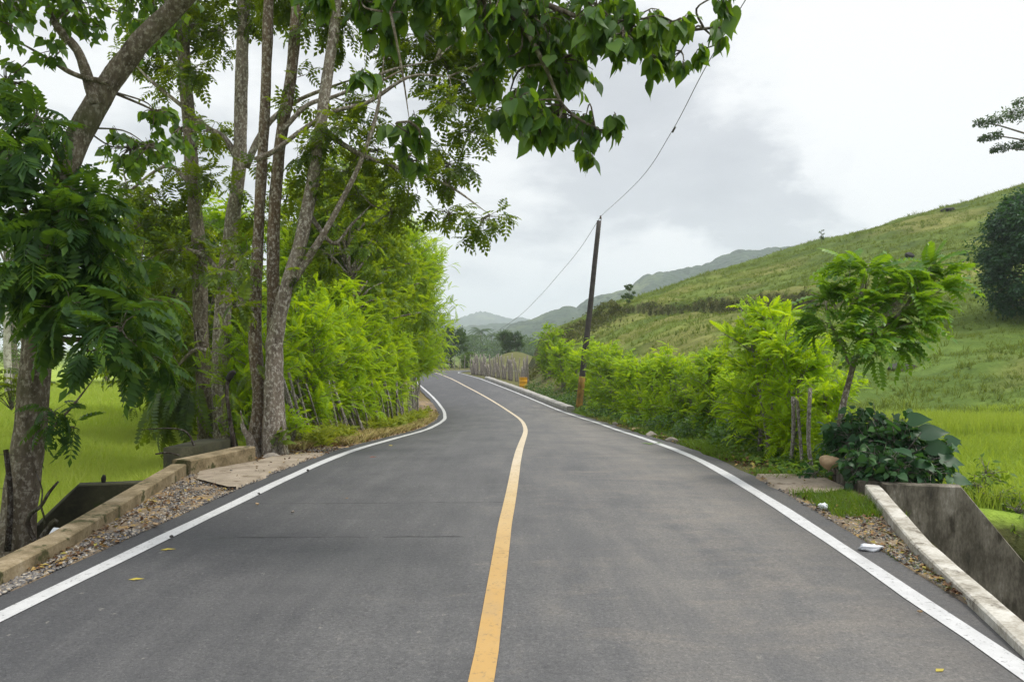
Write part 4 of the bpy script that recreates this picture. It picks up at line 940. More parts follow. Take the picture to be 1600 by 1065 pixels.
wf = empty('wire_fence', (-4.95, 7.6, float(height(-4.95, 7.6))), 'weathered field fence post with rusty wires beside the leaning trunk', 'fence')
mb = MB(); stake(mb, W(12, 860, 7.7), W(9, 702, 7.7), .032); mb.build('post', M['deadwood'], wf)
for py in (712, 765, 818):
    P = np.array([W(-120, py-4, 7.6), W(10, py-2, 7.7), W(40, py+2, 7.8), W(62, py+1, 8.0)]); tube(mb := MB(), P, .003, 4, 14); mb.build('wire', M['rust'], wf)

# far field fence behind the bend
ff = empty('post_fence', (-6, 112, float(height(-6, 112))), 'thin row of pale posts along the far side of the bend', 'fence')
for x in np.arange(-13.5, -3.6, .75):
    z = float(height(x, 110)); mb = MB(); stake(mb, (x, 110, z-.1), (x+rng.normal(0, .08), 110, z+rng.uniform(1.3, 2.1)), .06, 5); mb.build('post', M['twig'], ff)
tube(mb := MB(), [(-13.5, 110, -.2), (-8, 110, -.25), (-3.6, 110, -.2)], .012, 4, 8); mb.build('wire', M['rust'], ff)

# ------------------------------------------------------------------ utility pole, cable, barrel, kerb
pb_, pt_ = W(905, 634, 39), W(936, 345, 39)
up = empty('utility_pole', pb_, 'dark leaning wooden utility pole with yellow painted foot', 'utility pole')
tube(mb := MB(), [pb_-[0.04, 0, .4], pb_*.75+pt_*.25, pb_*.5+pt_*.5+[.02, 0, 0], pt_], [.17, .155, .14, .115], 12, 24, .05); mb.build('pole', M['polewood'], up)
tube(mb := MB(), [pb_-[.04, 0, .3], pb_*.84+pt_*.16], [.178, .168], 14, 6, .03); mb.build('painted_foot', M['oldyellow'], up)
ins = pt_+[.08, 0, .16]
tube(mb := MB(), [pt_+[.04, -.02, -.1], pt_+[.10, -.02, .02], ins], [.02, .02, .02], 6, 8); br_ = mb.build('bracket', M['wire'], up)
tube(mb := MB(), [ins-[0, 0, .06], ins-[0, 0, .02], ins+[0, 0, .02], ins+[0, 0, .08], ins+[0, 0, .11]], [.05, .06, .035, .05, .02], 10); mb.build('insulator', M['porcelain'], up).parent = br_
P = np.array([ins+[0, 0, .06], W(1000, 280, 26.5), W(1050, 205, 20), W(1100, 110, 15.6), W(1165, 0, 13), W(1400, -380, 8), np.array([4.6, -8, 9.0])])
cb = empty('power_cable', ins, 'thin power cable swinging from the pole top up past the overhanging leaves', 'cable')
tube(mb := MB(), P, .0085, 6, 90); mb.build('cable', M['wire'], cb)
tube(mb := MB(), [W(1051, 206.5, 19.9), W(1055, 199, 19.6)], .022, 8, 4); mb.build('splice', M['polewood'], cb)
cb2 = empty('power_cable', ins, 'thin sagging cable running from the pole towards the far hills', 'cable')
tube(mb := MB(), [ins+[0, 0, .06], W(905, 390, 46), W(872, 430, 58), W(842, 464, 75), W(812, 493, 98), W(785, 512, 130), W(760, 528, 180)], [.011, .012, .014, .017, .021, .026, .03], 6, 60); mb.build('cable', M['wire'], cb2)

bz = float(height(.8, 53)); ba = empty('barrel', (.78, 53, bz), 'yellow metal barrel standing beside the road near the stick fence', 'barrel')
prof = [(.0, .0), (.27, 0), (.285, .02), (.275, .04), (.275, .26), (.29, .28), (.275, .30), (.275, .54), (.29, .56), (.275, .58), (.275, .80), (.287, .82), (.287, .84), (.26, .84), (.26, .815), (0, .81)]
a = np.linspace(0, 2*np.pi, 28, endpoint=False); pr_ = np.array(prof)
V = np.stack([pr_[:, 0:1]*np.cos(a)+.78, pr_[:, 0:1]*np.sin(a)+53, np.repeat(pr_[:, 1:2], 28, 1)+bz], -1).reshape(-1, 3)
i = np.arange(len(pr_)-1)[:, None]*28; j = np.arange(28)[None]
Qb = np.stack([i+j, i+(j+1) % 28, i+28+(j+1) % 28, i+28+j], -1).reshape(-1, 4)
MB().add(V[:13*28], Qb[:12*28]).build('drum', M['yellow'], ba); MB().add(V[12*28:], (Qb[12*28:]-12*28)).build('lid', M['yellow'], ba)

mb = MB(); yy = np.linspace(37.5, 66, 50); xs = road_x(yy)+3.35
wall_run(mb, np.c_[xs, yy, road_e(yy)+.22], .42, 0, -2.0, .05, rough=.02)
tag(mb.build('kerb_block', M['kerb'], sharp=.6), 'pale concrete kerb running along the road edge from pole to barrel', 'kerb')

# ------------------------------------------------------------------ rocks, litter and small things
def rock(name, c, r, mat, label, cat='rock', group=None, seed=1, squash=.65):
    import bmesh
    bm = bmesh.new(); bmesh.ops.create_icosphere(bm, subdivisions=3, radius=1)
    V = np.array([v.co for v in bm.verts]); T = np.array([[v.index for v in f.verts] for f in bm.faces]); bm.free()
    q_ = norm(np.random.default_rng(seed).normal(0, 1, (9, 3))); cut = np.min(np.where(V@q_.T > .55, .62/np.maximum(V@q_.T, .3), 1.2), axis=1, keepdims=True); V = V*np.minimum(cut, 1.)
    V = V*(1+.7*fbm(V[:, 0:1]*1.1+seed*3, V[:, 1:2]*1.1+V[:, 2:3], seed, 3)+.25*fbm(V[:, 0:1]*3+V[:, 2:3]*2, V[:, 1:2]*3, seed+5, 3))*np.array([1.1, .85, squash])*r
    o = MB().add(V, None, T).build(name, mat, smooth=r < .1); o.location = tuple(float(v) for v in c); o.rotation_euler[2] = seed*1.7
    return tag(o, label, cat, group)
def onground(px, py, d, dz=0.):
    p = W(px, py, d); p[2] = float(height(p[0], p[1]))+dz; return p
rock('boulder', W(1300, 722, 9.1), .11, M['rock_tan'], 'tan boulder at the foot of the dark creeper', seed=33, squash=.9)
rock('stone', onground(994, 660, 22.5, .05), .17, M['rock_tan'], 'pale tan stone on the verge below the hedge nearest the pole', 'stone', seed=4)
rock('stone', onground(962, 660, 26, .05), .13, M['rock_grey'], 'small grey stone on the verge, the one closest to the utility pole', 'stone', seed=5)
rock('stone', onground(1018, 680, 19, .04), .16, M['rock_grey'], 'grey stone at the edge of the weeds below the rounded lime shrub', 'stone', seed=6)
rock('stone', onground(1048, 692, 16.3, .04), .12, M['rock_grey'], 'low grey stone by the white line next to the green sprig', 'stone', seed=7)
rock('stone', W(424, 716, 12.0), .2, M['rock_grey'], 'grey rock against the roots of the many stemmed tree', 'rock', seed=8)
rock('stone', W(1437, 957, 4.66)+[0, 0, .01], .014, M['rock_tan'], 'small beige pebble on the asphalt inside the hillside edge line', 'pebble', seed=9)
for (px, py, dd, r, lab, mt, sd) in [(402, 789, 7.9, .022, 'brown pebble on the asphalt nearest the tree side edge line', 'rock_tan', 11), (457, 801, 7.5, .022, 'beige pebble out on the dark lane', 'rock_grey', 12), (267, 841, 6.5, .018, 'dark clod touching the tree side edge line near the yellow leaf', 'rock_dark', 13),
                                     (481, 734, 10.3, .028, 'dark clod on the tree side edge line by the concrete apron', 'rock_dark', 14), (361, 734, 10.2, .032, 'dark clod lying on the dusty apron', 'rock_dark', 15), (242, 822, 6.95, .035, 'reddish brown stone on the gravel shoulder', 'rock_tan', 16), (404, 771, 8.5, .018, 'small dark clod on the white edge line', 'rock_dark', 17)]:
    p = W(px, py, dd); p[2] = float(road_e(p[1]))+.018+r*.3; rock('pebble', p, r, M[mt], lab, 'pebble', seed=sd)
hillr = [(1405, 577, 40, 44, 'dark flat boulder on the lower hillside behind the young tree'), (1421, 400, 66, 21, 'dark low rock midway up the hillside above the young tree'), (1480, 329, 86, 24, 'dark boulder just below the hill crest'), (1455, 391, 70, 9, 'small grey rock on the hillside beside the dark low rock')]
for j, (px, py, dd, r, lab) in enumerate(hillr):
    ds = np.linspace(18, 95, 800); zz = height((px-800)/F*ds, ds); vis = (545-py)/F*ds+CAMH; jx = np.argmax(zz >= vis) if np.any(zz >= vis) else np.argmin(np.abs(zz-vis)); dd = ds[jx]
    rock('boulder', onground(px, py, dd, 0.), r/2*dd/F, M['rock_dark'], lab, 'rock', seed=20+j, squash=.45)
def flatleaf(px, py, dd, size, mat, label, rz, cat='leaf', kind=L_SIMPLE, n=1):
    p = W(px, py, dd); p[2] = float(road_e(p[1]))+.014-.006*abs(p[0]-float(road_x(p[1]))); mb = MB(); t = kind[0].copy(); t[:, 2] = np.abs(t[:, 0]-.5)**2*.12+np.abs(t[:, 1])*.22-.02
    for q in range(n):
        a = rz+q*1.9; inst(mb, t, None, kind[2], (p+[.05*q, .03*q, .004*q])[None], np.array([[math.cos(a), math.sin(a), 0]]), size, jit=0)
    return tag(mb.build('fallen_leaf', M[mat]), label, cat)
flatleaf(250, 857, 6.15, .12, 'leaf_yellow', 'yellow green leaf on the asphalt beside the dark clod', .3)
flatleaf(200, 904, 5.35, .11, 'leaf_yellow', 'curled yellow leaf farther out on the dark lane', .2)
flatleaf(577, 711, 12.1, .13, 'leaf_red', 'reddish leaf on the asphalt where the edge line bends', .6)
flatleaf(612, 697, 14.6, .16, 'leaf_yellow', 'pale leaf on the asphalt below the dry grass', 2.)
flatleaf(1011, 696, 15.2, .20, 'leaf_green', 'green leafy sprig dropped on the road by the hillside edge line', .5, 'sprig', L_SIMPLE, 4)
flatleaf(1462, 1047, 3.82, .07, 'leaf_yellow', 'small tan leaf on the asphalt at the bottom by the hillside edge line', .5)
flatleaf(540, 776, 8.3, .06, 'dryleaf', 'small brown leaf in the middle of the dark lane', 1.2)
def crumple(px, py, dd, s, label, cat, seed, asp=(1, 1, .7)):
    p = W(px, py, dd); import bmesh
    bm = bmesh.new(); bmesh.ops.create_icosphere(bm, subdivisions=3, radius=1); V = np.array([v.co for v in bm.verts]); T = np.array([[v.index for v in f.verts] for f in bm.faces]); bm.free()
    r = 1+1.3*fbm(V[:, 0:1]*2.2+seed, V[:, 1:2]*2.2+V[:, 2:3]*1.7, seed, 3); V = V*r*np.array(asp)*s
    o = MB().add(V, None, T).build('plastic_litter', M['plastic'], smooth=False); o.location = tuple(p); return tag(o, label, cat)
crumple(1286, 791, 7.75, .05, 'crumpled white plastic cup in the weeds by the concrete apron', 'litter', 3)
crumple(1361, 855, 6.15, .07, 'flattened pale blue plastic bag on the gravel by the whitewashed parapet', 'litter', 5, (1.3, .6, .4))
crumple(84, 832, 7.9, .07, 'white plastic bag dumped behind the tan parapet', 'litter', 7)

db = MB()
tube(db, PX([(58, 850), (44, 822), (48, 803), (64, 790), (76, 770), (91, 752)], 7.2), np.array([.022, .022, .02, .017, .014, .01]), 7, 30, .2)
tube(db, PX([(64, 790), (69, 808), (70, 828)], 7.2), np.array([.012, .010, .008]), 6, 10, .2)
tube(db, PX([(64, 790), (66, 765), (58, 742), (55, 735)], 7.2), np.array([.009, .007, .005, .003]), 6, 10, .2)
tube(db, PX([(58, 850), (75, 826), (88, 812)], 7.2), np.array([.03, .03, .025]), 7, 10, .2)
tag(db.build('dead_branch', M['deadwood']), 'dark dead branch curling up beside the leaning trunk', 'branch')
db = MB()
tube(db, PX([(305, 700), (296, 680), (283, 671), (255, 669), (222, 671)], 11), np.array([.018, .016, .012, .009, .005]), 6, 24, .2)
tag(db.build('dead_branch', M['deadwood']), 'thin bare stick poking from behind the blackened block', 'branch')
db = MB(); tube(db, PX([(243, 709), (262, 707), (280, 711)], 10.8), np.array([.012, .014, .012]), 6, 8, .1)
tag(db.build('dead_branch', M['deadwood']), 'short straight stick resting against the blackened block', 'branch')
sk = empty('stake', W(366, 700, 11.8), 'thin snapped sapling stake with charred tip before the twin trunks', 'stake')
tube(mb := MB(), PX([(368, 715), (360, 660), (354, 610), (358, 592)], 11.8), np.array([.04, .034, .03, .03]), 8, 20, .15); mb.build('stem', M['deadwood'], sk)
tube(mb := MB(), PX([(356, 594), (361, 585), (367, 580)], 11.8), np.array([.045, .05, .035]), 8, 8, .2); mb.build('tip', M['dark'], sk)
mb = MB(); tube(mb, np.array([[-4.62, 8.685, .07], [-4.62, 8.685, .13], [-4.61, 8.685, .175]]), np.array([.018, .026, .016]), 8, 8, .15)
tag(mb.build('charred_stub', M['dark']), 'little black stub standing on the algae stained wing wall', 'stub')
# young sprouts near trunk feet
def sprout(px, py, d, s, n, label, kind, mat, cat='plant'):
    e = empty('sprout', W(px, py, d), label, cat); w = MB(); l = MB(); o = W(px, py, d)
    st = o+np.c_[rng.normal(0, s*.2, n), rng.normal(0, s*.2, n), rng.uniform(.2, 1, n)*s]
    twig_prisms(w, np.repeat(o[None], n, 0), st, .006, .003); inst(l, *kind, st, norm(rdir(n)*[1, 1, .4]+[0, 0, .3]), s*.75*rng.uniform(.6, 1.1, n))
    w.build('stem', M['twig'], e); l.build('foliage', M[mat], e)
sprout(458, 690, 12.9, .45, 30, 'small light green sprout beside the many stemmed tree', FROND_SPRAY[0], 'feather')
sprout(436, 705, 12.2, .3, 22, 'low dark sprout at the roots by the concrete apron', L_SIMPLE, 'small')
sprout(18, 640, 8.3, .5, 26, 'leafy sprout at the picture edge beside the leaning trunk', FROND_MID[1], 'small')

# ------------------------------------------------------------------ background trees
def tree_proto(name, cat, group, gen, lm, bm='bark'):
    e = empty(name, (0, 0, 0), '', cat, group); gen[0].build('trunk', M[bm], e); gen[1].build('crown', M[lm], e); return e
GB = 'trees along the far edge of the field'
pt = [tree_proto('field_tree', 'tree', GB, gen_tree(9, 3.2, 301, .22, nb=30, per=46), 'far'),
      tree_proto('field_tree', 'tree', GB, gen_tree(8, 3.0, 302, .22, nb=28, per=46, trunk=.2), 'far_light', 'bark_pale'),
      tree_proto('field_tree', 'tree', GB, gen_tree(12, 3.4, 303, .24, nb=32, per=46, trunk=.28), 'far', 'bark_pale')]
used = set()
BT = [(1, -35.5, 56, .95, 'light green field tree at the picture edge beyond the pale trunk'), (0, -31.5, 60, 1.0, 'dark field tree just right of the leaning trunk'), (1, -27.5, 57, .9, 'light green round field tree between the leaning trunk and the twin trunks'), (2, -25.5, 63, 1.0, 'tall dark field tree with a blue green crown behind the drooping fronds'),
      (0, -22.5, 60, 1.05, 'broad dark field tree left of the twin trunks'), (1, -19.6, 55, .8, 'low light field tree behind the twin trunks'), (2, -17.5, 62, .95, 'tall field tree seen between the twin trunks and the stems'), (1, -14.2, 52, .85, 'bright field tree behind the many stemmed tree'), (0, -12.5, 48, .85, 'dark field tree behind the lime hedge'), (2, -40, 62, 1.1, 'tall field tree at the far end of the tree line beyond the leaning trunk'), (0, -10.5, 56, .9, 'dark field tree hidden behind the tall feathery trees')]
for kx, x, y, s, lab in BT: place(pt, used, kx, x, y, s, rng.uniform(0, 6.28), lab)
ps = empty('slim_tree', (-26.2, 40, float(height(-26.2, 40))), 'pale straight trunk standing alone in the field left of the leaning tree', 'tree')
w_, l_ = MB(), MB(); hz = ps.location[2]
tube(w_, [(-26.2, 40, hz-.2), (-26.3, 40, hz+3.5), (-26.25, 40, hz+7)], [.2, .17, .12], 8, 14, .08)
for q in range(6): leafy_blob(l_, w_, np.array([-26.2+rng.normal(0, .9), 40+rng.normal(0, .9), hz+6.2+rng.normal(0, .9)]), .9, 34, 'simple', .2, .7, .3, 6)
w_.build('trunk', M['conc_white'], ps); l_.build('crown', M['far'], ps)

# understorey trees just beyond the trunks
GU = 'understorey trees between the trunks and the field'
pu = [tree_proto('understorey_tree', 'tree', GU, gen_tree(5.2, 1.9, 311, .42, FROND_SPRAY, nb=26, per=14, trunk=.22, nleaf=4), 'small'),
      tree_proto('understorey_tree', 'tree', GU, gen_tree(6.2, 2.0, 312, .42, FROND_SPRAY, nb=28, per=14, trunk=.25, nleaf=4), 'feather_dark')]
used = set()
for kx, x, y, s, lab in [(0, -9.3, 20.5, 1.0, 'dark understorey tree left of the twin trunks'), (1, -8.6, 23, 1.05, 'green understorey tree filling the gap behind the twin trunks'), (0, -7.2, 18.5, .85, 'understorey tree directly behind the reddish stems'), (1, -12.6, 27, 1.15, 'green understorey tree behind the drooping frond tips')]:
    place(pu, used, kx, x, y, s, rng.uniform(0, 6.28), lab)

# right side: dark tree at the picture edge, crest tree, small trees on the ridge
dt = empty('dark_tree', (30.0, 43, float(height(30.0, 43))), 'big dense dark green tree on the hillside at the picture edge', 'tree')
w_, l_ = gen_tree(6.5, 3.2, 321, .24, nb=80, per=90, trunk=.02, nleaf=6)
for mbx, nm, mt in ((w_, 'trunk', 'bark'), (l_, 'crown', 'vine')): mbx.build(nm, M[mt], dt, off=(0, 0, 0))
fx, fy = 49.5, 66
ft = empty('flat_topped_tree', (fx, fy, float(height(fx, fy))), 'flat topped tree with layered branches high on the hill at the picture edge', 'tree')
w_, l_ = MB(), MB(); tb = np.array([fx, fy, ft.location[2]])
tpb = W(1690, 250, 66); Pt = np.array([tb-[0, 0, .3], tb*.5+tpb*.5, tpb]); tube(w_, Pt, [.35, .28, .2], 8, 16, .1)
lim = []
for pts in ([(1690, 250), (1640, 222), (1590, 205), (1555, 195), (1530, 192)], [(1680, 262), (1620, 226), (1570, 214), (1545, 214)], [(1690, 250), (1630, 238), (1575, 232), (1550, 232)], [(1690, 250), (1640, 200), (1610, 170)], [(1690, 250), (1730, 200), (1780, 190)]):
    lim.append(limb(w_, pts, 66, [5, 3.4, 2.2, 1.2], 6))
for (px, py, r) in [(1560, 186, 14), (1580, 178, 16), (1600, 180, 18), (1545, 190, 12), (1530, 191, 8), (1545, 214, 9), (1558, 211, 8), (1535, 216, 6), (1565, 230, 9), (1585, 227, 10), (1552, 233, 6), (1600, 225, 12), (1595, 160, 10), (1620, 170, 18), (1650, 180, 20), (1640, 225, 14), (1680, 180, 22), (1720, 190, 22), (1760, 195, 20), (1625, 195, 14)]:
    c = W(px, py, 66); leafy_blob(l_, w_, c, r*66/F, int(10+r*2.2), 'simple', .26, .45, .1, 6)
w_.build('trunk', M['bark'], ft); l_.build('crown', M['far'], ft)
def ray_hill(px, py):
    ds = np.linspace(18, 110, 1500); zz = height((px-800)/F*ds, ds); vis = (545-py)/F*ds+CAMH; ok = zz >= vis
    dd = ds[np.argmax(ok)] if ok.any() else 84+.12*(px-800)/F*90
    return onground(px, py, dd)
GS = 'small trees on the hill ridge'
q1 = tree_proto('ridge_tree', 'tree', GS, gen_tree(2.4, .62, 331, .16, nb=14, per=24, trunk=.12), 'far')
p = ray_hill(983, 474); q1.location = tuple(p); q1.scale = (1, 1, .85); q1['label'] = 'small dark bushy tree on the hill ridge above the hedge'
q2 = tree_proto('ridge_tree', 'tree', GS, gen_tree(1.5, .3, 332, .12, nb=9, per=10, trunk=.25), 'far')
p = ray_hill(1284, 380); q2.location = tuple(p); q2['label'] = 'thin lone sapling on the hill crest'
# dark scrub on the cut bank and the toe of the hill
mb = MB(); n = 4600
x = rng.uniform(8, 26, n); s0 = rng.normal(-.35, .5, n); y = np.interp(x, BX, BY)+s0+1.3*fbm(x*.35, x*0, 21)
ok = vnoise(x*.9, x*0, 95) > .36; x, y = x[ok], y[ok]; n = len(x); z = height(x, y); inst(mb, *L_SIMPLE, np.c_[x, y, z+.12*rng.random(n)], rng.normal(0, 1, (n, 3))+[0, -.5, .2], .24*rng.uniform(.4, 1.2, n))
tag(mb.build('bank_scrub', M['scrub']), 'dark scrub clinging to the cut bank across the hillside', 'scrub', kind='stuff')
mb = MB(); n = 9000; x = rng.uniform(1.2, 11, n); y = np.interp(x, [1, 4, 8, 12], [72, 78, 84, 86])+rng.normal(-6, 3.2, n)
keep_ = vnoise(x*.5, y*.3, 90) > .3; x, y = x[keep_], y[keep_]; n = len(x)
inst(mb, *L_SIMPLE, np.c_[x, y, height(x, y)+.3*rng.random(n)], rng.normal(0, 1, (n, 3))+[0, -.5, .4], .34*rng.uniform(.4, 1.2, n))
tag(mb.build('bank_scrub', M['scrub']), 'dark scrub over the steep toe of the hill behind the pole', 'scrub', kind='stuff')

# far bend: dark trees, lone tree on the mound
GF = 'dark trees beyond the far bend'
pf2 = [tree_proto('far_tree', 'tree', GF, gen_tree(6.5, 2.6, 341, .42, nb=34, per=26, trunk=.0, nleaf=5), 'far'), tree_proto('far_tree', 'tree', GF, gen_tree(5.5, 2.6, 342, .42, nb=34, per=26, trunk=.0, nleaf=5), 'far_light')]
used = set()
for kx, x, y, s, lab in [(0, -9.2, 119, .95, 'dark round tree behind the far pale posts'), (1, -12.5, 116, 1.0, 'lighter bushy tree at the bend left of the dark round tree'), (0, -15.5, 122, 1.3, 'larger dark tree at the bend half hidden by the feathery tree'), (0, -1.1, 121, .6, 'small dark tree on the grassy mound above the grey stick fence'), (1, -6.6, 114, .42, 'low light bush by the far pale posts'), (0, .5, 120, .5, 'dark bush right beside the tree on the grassy mound')]:
    place(pf2, used, kx, x, y, s, rng.uniform(0, 6.28), lab)

# coconut palms and the belt of woods in the valley
def gen_palm(h, seed):
    global rng
    keep = rng; rng = np.random.default_rng(seed); w = MB(); l = MB()
    P = np.array([[0, 0, -.3], [.3, 0, h*.4], [.5, .1, h*.75], [.55, .1, h]]); tube(w, P, [.26, .2, .17, .15], 7, 14)
    n = 17; a = np.linspace(0, 6.28, n)+rng.normal(0, .15, n); d = np.c_[np.cos(a), np.sin(a), rng.uniform(-.25, .8, n)]
    t = frond(16, .22, .05, .5, .05, .6); inst(l, *t, np.repeat(P[-1][None], n, 0), d, 4.2*rng.uniform(.8, 1.1, n), jit=.1)
    rng = keep; return w, l
GP = 'coconut palms in the hazy valley'
pp = [tree_proto('coconut_palm', 'palm', GP, gen_palm(8.6, 351), 'far'), tree_proto('coconut_palm', 'palm', GP, gen_palm(7.6, 352), 'far')]
used = set()
for j, (x, y, s, lab) in enumerate([(-11.5, 300, 1.15, 'tallest coconut palm standing above the valley wood'), (-14.5, 295, .95, 'coconut palm just left of the tallest palm'), (-8, 310, .98, 'coconut palm just right of the tallest palm'), (-19, 305, 1.0, 'coconut palm at the left end of the valley wood'), (-3.5, 300, .92, 'coconut palm nearest the cable end above the valley wood'), (1, 315, .95, 'coconut palm at the hill toe end of the valley wood'), (-22.5, 298, .9, 'coconut palm beside the roadside tree crown edge'), (-16.8, 315, 1.0, 'coconut palm in the second rank of the valley wood')]):
    place(pp, used, j % 2, x, y, s, rng.uniform(0, 6.28), lab)
mb = MB()
for (n, x0, x1, y0, y1, hh) in ((110, -60, 30, 240, 330, 7.5), (120, -120, 140, 400, 560, 9)):
    for q in range(n):
        c = np.array([rng.uniform(x0, x1), rng.uniform(y0, y1), 0]); r = rng.uniform(2.2, 4); c[2] = float(height(c[0], c[1]))+hh*rng.uniform(.3, .85)
        leafy_blob(mb, None, c, r, 26, 'simple', 1.0, .8, .2, 5)
        leafy_blob(mb, None, c-[0, 0, r*1.0], r*.9, 16, 'simple', 1.0, .8, .2, 5)
tag(mb.build('valley_wood', M['far']), 'hazy belt of woods across the valley below the far hills', 'wood', kind='stuff')

# far hills
def canopy(x, y, cell):
    x = x/cell; y = y/cell; ix = np.floor(x).astype(np.int64); iy = np.floor(y).astype(np.int64); best = np.full(x.shape, 9.)
    for a in (-1, 0, 1):
        for b in (-1, 0, 1):
            cx = ix+a+_hash(ix+a, iy+b, 5); cy = iy+b+_hash(ix+a, iy+b, 6); best = np.minimum(best, np.hypot(x-cx, y-cy)/(.6+.5*_hash(ix+a, iy+b, 7)))
    return np.sqrt(np.clip(1-best*best, 0, 1))
def hills(name, xs, prof, d0, depth, mat, label, amp, seed, res=(160, 40), base=-4.):
    """long ridge with real depth; prof = [(px,py)] of its skyline seen at distance d0"""
    p = np.array(prof, float); X = np.linspace(xs[0], xs[1], res[0]); Yv = np.linspace(-depth, depth, res[1])
    gx_, gy_ = np.meshgrid(X, Yv); H = np.interp(gx_, (p[:, 0]-800)/F*d0, CAMH+(545-p[:, 1])/F*d0)-base
    t = 1-np.abs(gy_/depth)**1.3
    n1 = fbm(gx_/(depth*.5)+3, gy_/(depth*.5), seed, 5)
    Z = base+H*np.clip(t*(1+.55*n1*(1-t)*2.2), 0, 1.1)+amp*fbm(gx_/(amp*3.2), gy_/(amp*3.2), seed+9, 3)*sstep(0, .12, t)
    Z = Z+canopy(gx_, gy_+seed*7, 11.)*amp*.5*sstep(0, .1, t)
    edge = sstep(0, .06, (gx_-xs[0])/(xs[1]-xs[0]))*sstep(0, .06, (xs[1]-gx_)/(xs[1]-xs[0])); Z = base+(Z-base)*edge
    i = np.arange(res[1]-1)[:, None]*res[0]+np.arange(res[0]-1)[None]
    Q = np.stack([i, i+1, i+res[0]+1, i+res[0]], -1).reshape(-1, 4)
    o = MB().add(np.stack([gx_, gy_+d0, Z], -1).reshape(-1, 3), Q).build(name, mat); return tag(o, label, 'hills', kind='structure')
hills('hills', (-900, 900), [(300, 500), (560, 505), (640, 500), (700, 506), (730, 500), (752, 494), (772, 497), (800, 503), (812, 500), (830, 505), (900, 500), (1100, 490), (1500, 480)], 2300, 420, M['hill'], 'pale blue far hills closing the valley', 30, 61, (260, 50))
hills('hills', (-40, 620), [(760, 535), (800, 512), (840, 500), (862, 490), (880, 488), (900, 490), (915, 478), (935, 470), (955, 462), (985, 452), (1005, 437), (1030, 430), (1070, 426), (1110, 418), (1150, 402), (1200, 393), (1240, 398), (1300, 410), (1400, 440), (1700, 480)], 900, 230, M['hill'], 'wooded blue green ridge rising behind the pasture hill', 13, 66, (420, 110))
hills('hills', (-500, 120), [(0, 500), (300, 505), (560, 505), (700, 516), (760, 514), (800, 510), (830, 512), (870, 522)], 1300, 200, M['hill'], 'low hazy wooded slope behind the valley palms', 14, 69, (200, 40))

# ------------------------------------------------------------------ haze
box8(hb_ := MB(), np.array([[-1700, -80, -9], [1700, -80, -9], [1700, 3700, -9], [-1700, 3700, -9], [-1700, -80, 260], [1700, -80, 260], [1700, 3700, 260], [-1700, 3700, 260]], float))
m, nt = new_mat('valley_air'); k = NT(nt)
k.out(None, k.n('ShaderNodeVolumePrincipled', inp={'Color': (.80, .87, .97, 1), 'Density': .00042, 'Anisotropy': .2}).outputs[0])
tag(hb_.build('haze', m, smooth=False), 'thin valley haze that pales the far hills', 'haze', kind='stuff')

# ------------------------------------------------------------------ sky, sun, camera
SUN_EL, SUN_AZ = math.radians(62), math.radians(98)   # azimuth measured from +Y towards +X
w = bpy.data.worlds.new('World'); SC.world = w; w.use_nodes = True; w.node_tree.nodes.clear(); k = NT(w.node_tree)
sky = k.n('ShaderNodeTexSky', sky_type='NISHITA', sun_disc=False, sun_elevation=SUN_EL, sun_rotation=SUN_AZ)
dirv = k.n('ShaderNodeTexCoord').outputs['Generated']; sp = k.n('ShaderNodeSeparateXYZ', inp={0: dirv})
wv = k.n('ShaderNodeTexNoise', inp={'Vector': k.scale(dirv, (1, 1, 1.6)), 'Scale': 4.5, 'Detail': 5, 'Roughness': .6}).outputs['Color']
warp = k.n('ShaderNodeVectorMath', operation='MULTIPLY_ADD', inp={0: wv, 1: (.16, .16, .16), 2: (-.08, -.08, -.08)}).outputs[0]
wdir = k.n('ShaderNodeVectorMath', operation='ADD', inp={0: dirv, 1: warp}).outputs[0]
cl1 = k.noise(k.scale(dirv, (1, 1, 2.2)), 2.3, 7, .52, .35); cl2 = k.noise(k.scale(dirv, (1, 1, 2.6)), 7., 6, .55, .2)
def spot(px, py, r, a):
    v = norm(np.array([(px-800)/F, 1, (545-py)/F]))
    dt_ = k.n('ShaderNodeVectorMath', operation='DISTANCE', inp={0: wdir, 1: tuple(v)}).outputs['Value']
    return k.math('MULTIPLY', k.n('ShaderNodeMapRange', interpolation_type='SMOOTHSTEP', inp={0: dt_, 1: 0., 2: r, 3: 1., 4: 0.}).outputs[0], a)
dens = k.math('ADD', k.math('MULTIPLY', k.math('SUBTRACT', cl1, .47), 1.7), k.math('MULTIPLY', k.math('SUBTRACT', cl2, .5), 1.0))
for s_ in ((1010, 230, .24, .30), (1180, 290, .16, .40), (1290, 325, .10, .30), (890, 330, .16, .22), (770, 420, .14, .22), (870, 450, .09, .12), (1050, 395, .09, -.50), (960, 400, .05, -.2), (1500, 120, .36, -.55), (1330, 60, .24, -.35), (1450, 290, .14, -.35), (1270, 260, .04, -.3), (850, 490, .12, -.16), (640, 330, .3, -.2), (845, 280, .08, -.15)):
    dens = k.math('ADD', dens, spot(*s_))
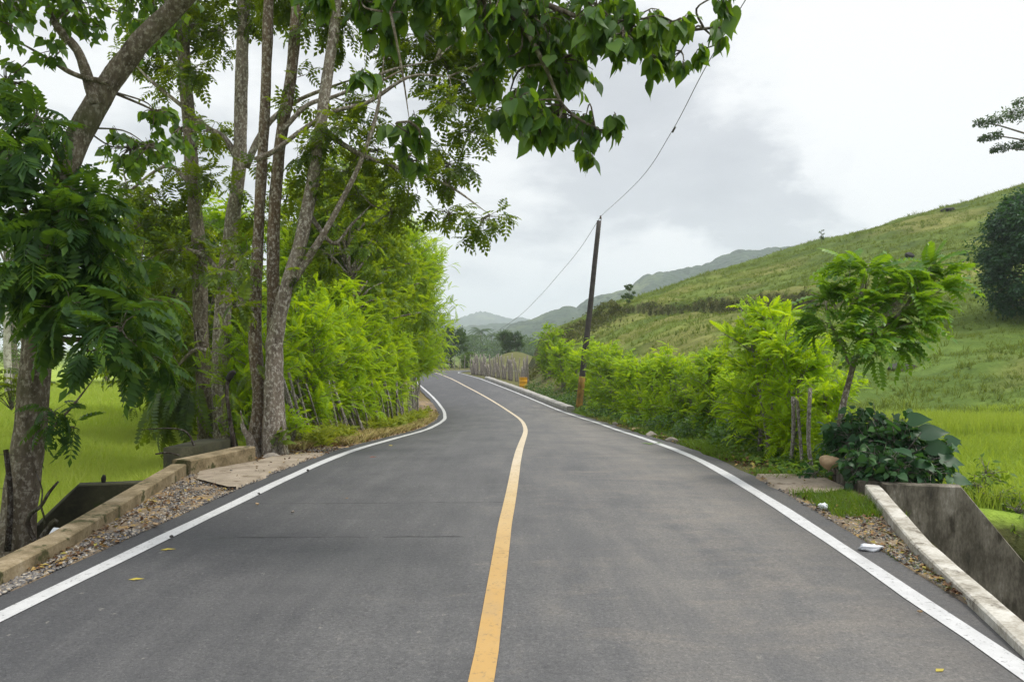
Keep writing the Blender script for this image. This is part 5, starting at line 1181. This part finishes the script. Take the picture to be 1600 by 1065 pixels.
cloud = k.ramp(k.math('ADD', dens, .3), [(0, (10., 10., 9.95)), (.28, (9.5, 9.52, 9.55)), (.44, (8.0, 8.1, 8.3)), (.60, (6.2, 6.32, 6.65)), (1, (5.3, 5.42, 5.8))])
zen = k.n('ShaderNodeMapRange', interpolation_type='SMOOTHSTEP', inp={0: sp.outputs[2], 1: .42, 2: .9, 3: 1., 4: 2.1}).outputs[0]
cloud = k.n('ShaderNodeVectorMath', operation='SCALE', inp={0: cloud, 'Scale': zen}).outputs[0]
skyc = k.mix(.94, sky.outputs[0], cloud)
bg = k.n('ShaderNodeBackground', inp={'Color': skyc, 'Strength': .1})
o_ = k.n('ShaderNodeOutputWorld'); w.node_tree.links.new(bg.outputs[0], o_.inputs[0])
sl_ = bpy.data.lights.new('sun', 'SUN'); sl_.energy = 2.8; sl_.angle = math.radians(14); sl_.color = (1, .95, .86)
so = bpy.data.objects.new('sun', sl_); COL.objects.link(so)
from mathutils import Vector
sd = Vector((math.cos(SUN_EL)*math.sin(SUN_AZ), math.cos(SUN_EL)*math.cos(SUN_AZ), math.sin(SUN_EL)))
so.rotation_euler = (-sd).to_track_quat('-Z', 'Y').to_euler(); so.location = (20, 10, 40)

cam = bpy.data.cameras.new('camera'); cam.sensor_width = 36; cam.lens = 36*F/1600; cam.shift_y = (HZ-532.5)/1600; cam.clip_end = 8000; cam.clip_start = .05
co = bpy.data.objects.new('camera', cam); COL.objects.link(co); co.location = (0, 0, CAMH); co.rotation_euler = (math.radians(90), 0, 0); SC.camera = co
SC.view_settings.view_transform = 'Standard'; SC.view_settings.look = 'None'; SC.view_settings.exposure = 0.13; SC.view_settings.gamma = 1
SC.render.engine = 'CYCLES'
SC.cycles.max_bounces = 8; SC.cycles.transparent_max_bounces = 8; SC.cycles.volume_bounces = 1
SC.cycles.use_denoising = True; SC.cycles.denoiser = 'OPENIMAGEDENOISE'; SC.cycles.denoising_prefilter = 'NONE'; SC.cycles.denoising_input_passes = 'RGB_ALBEDO_NORMAL'
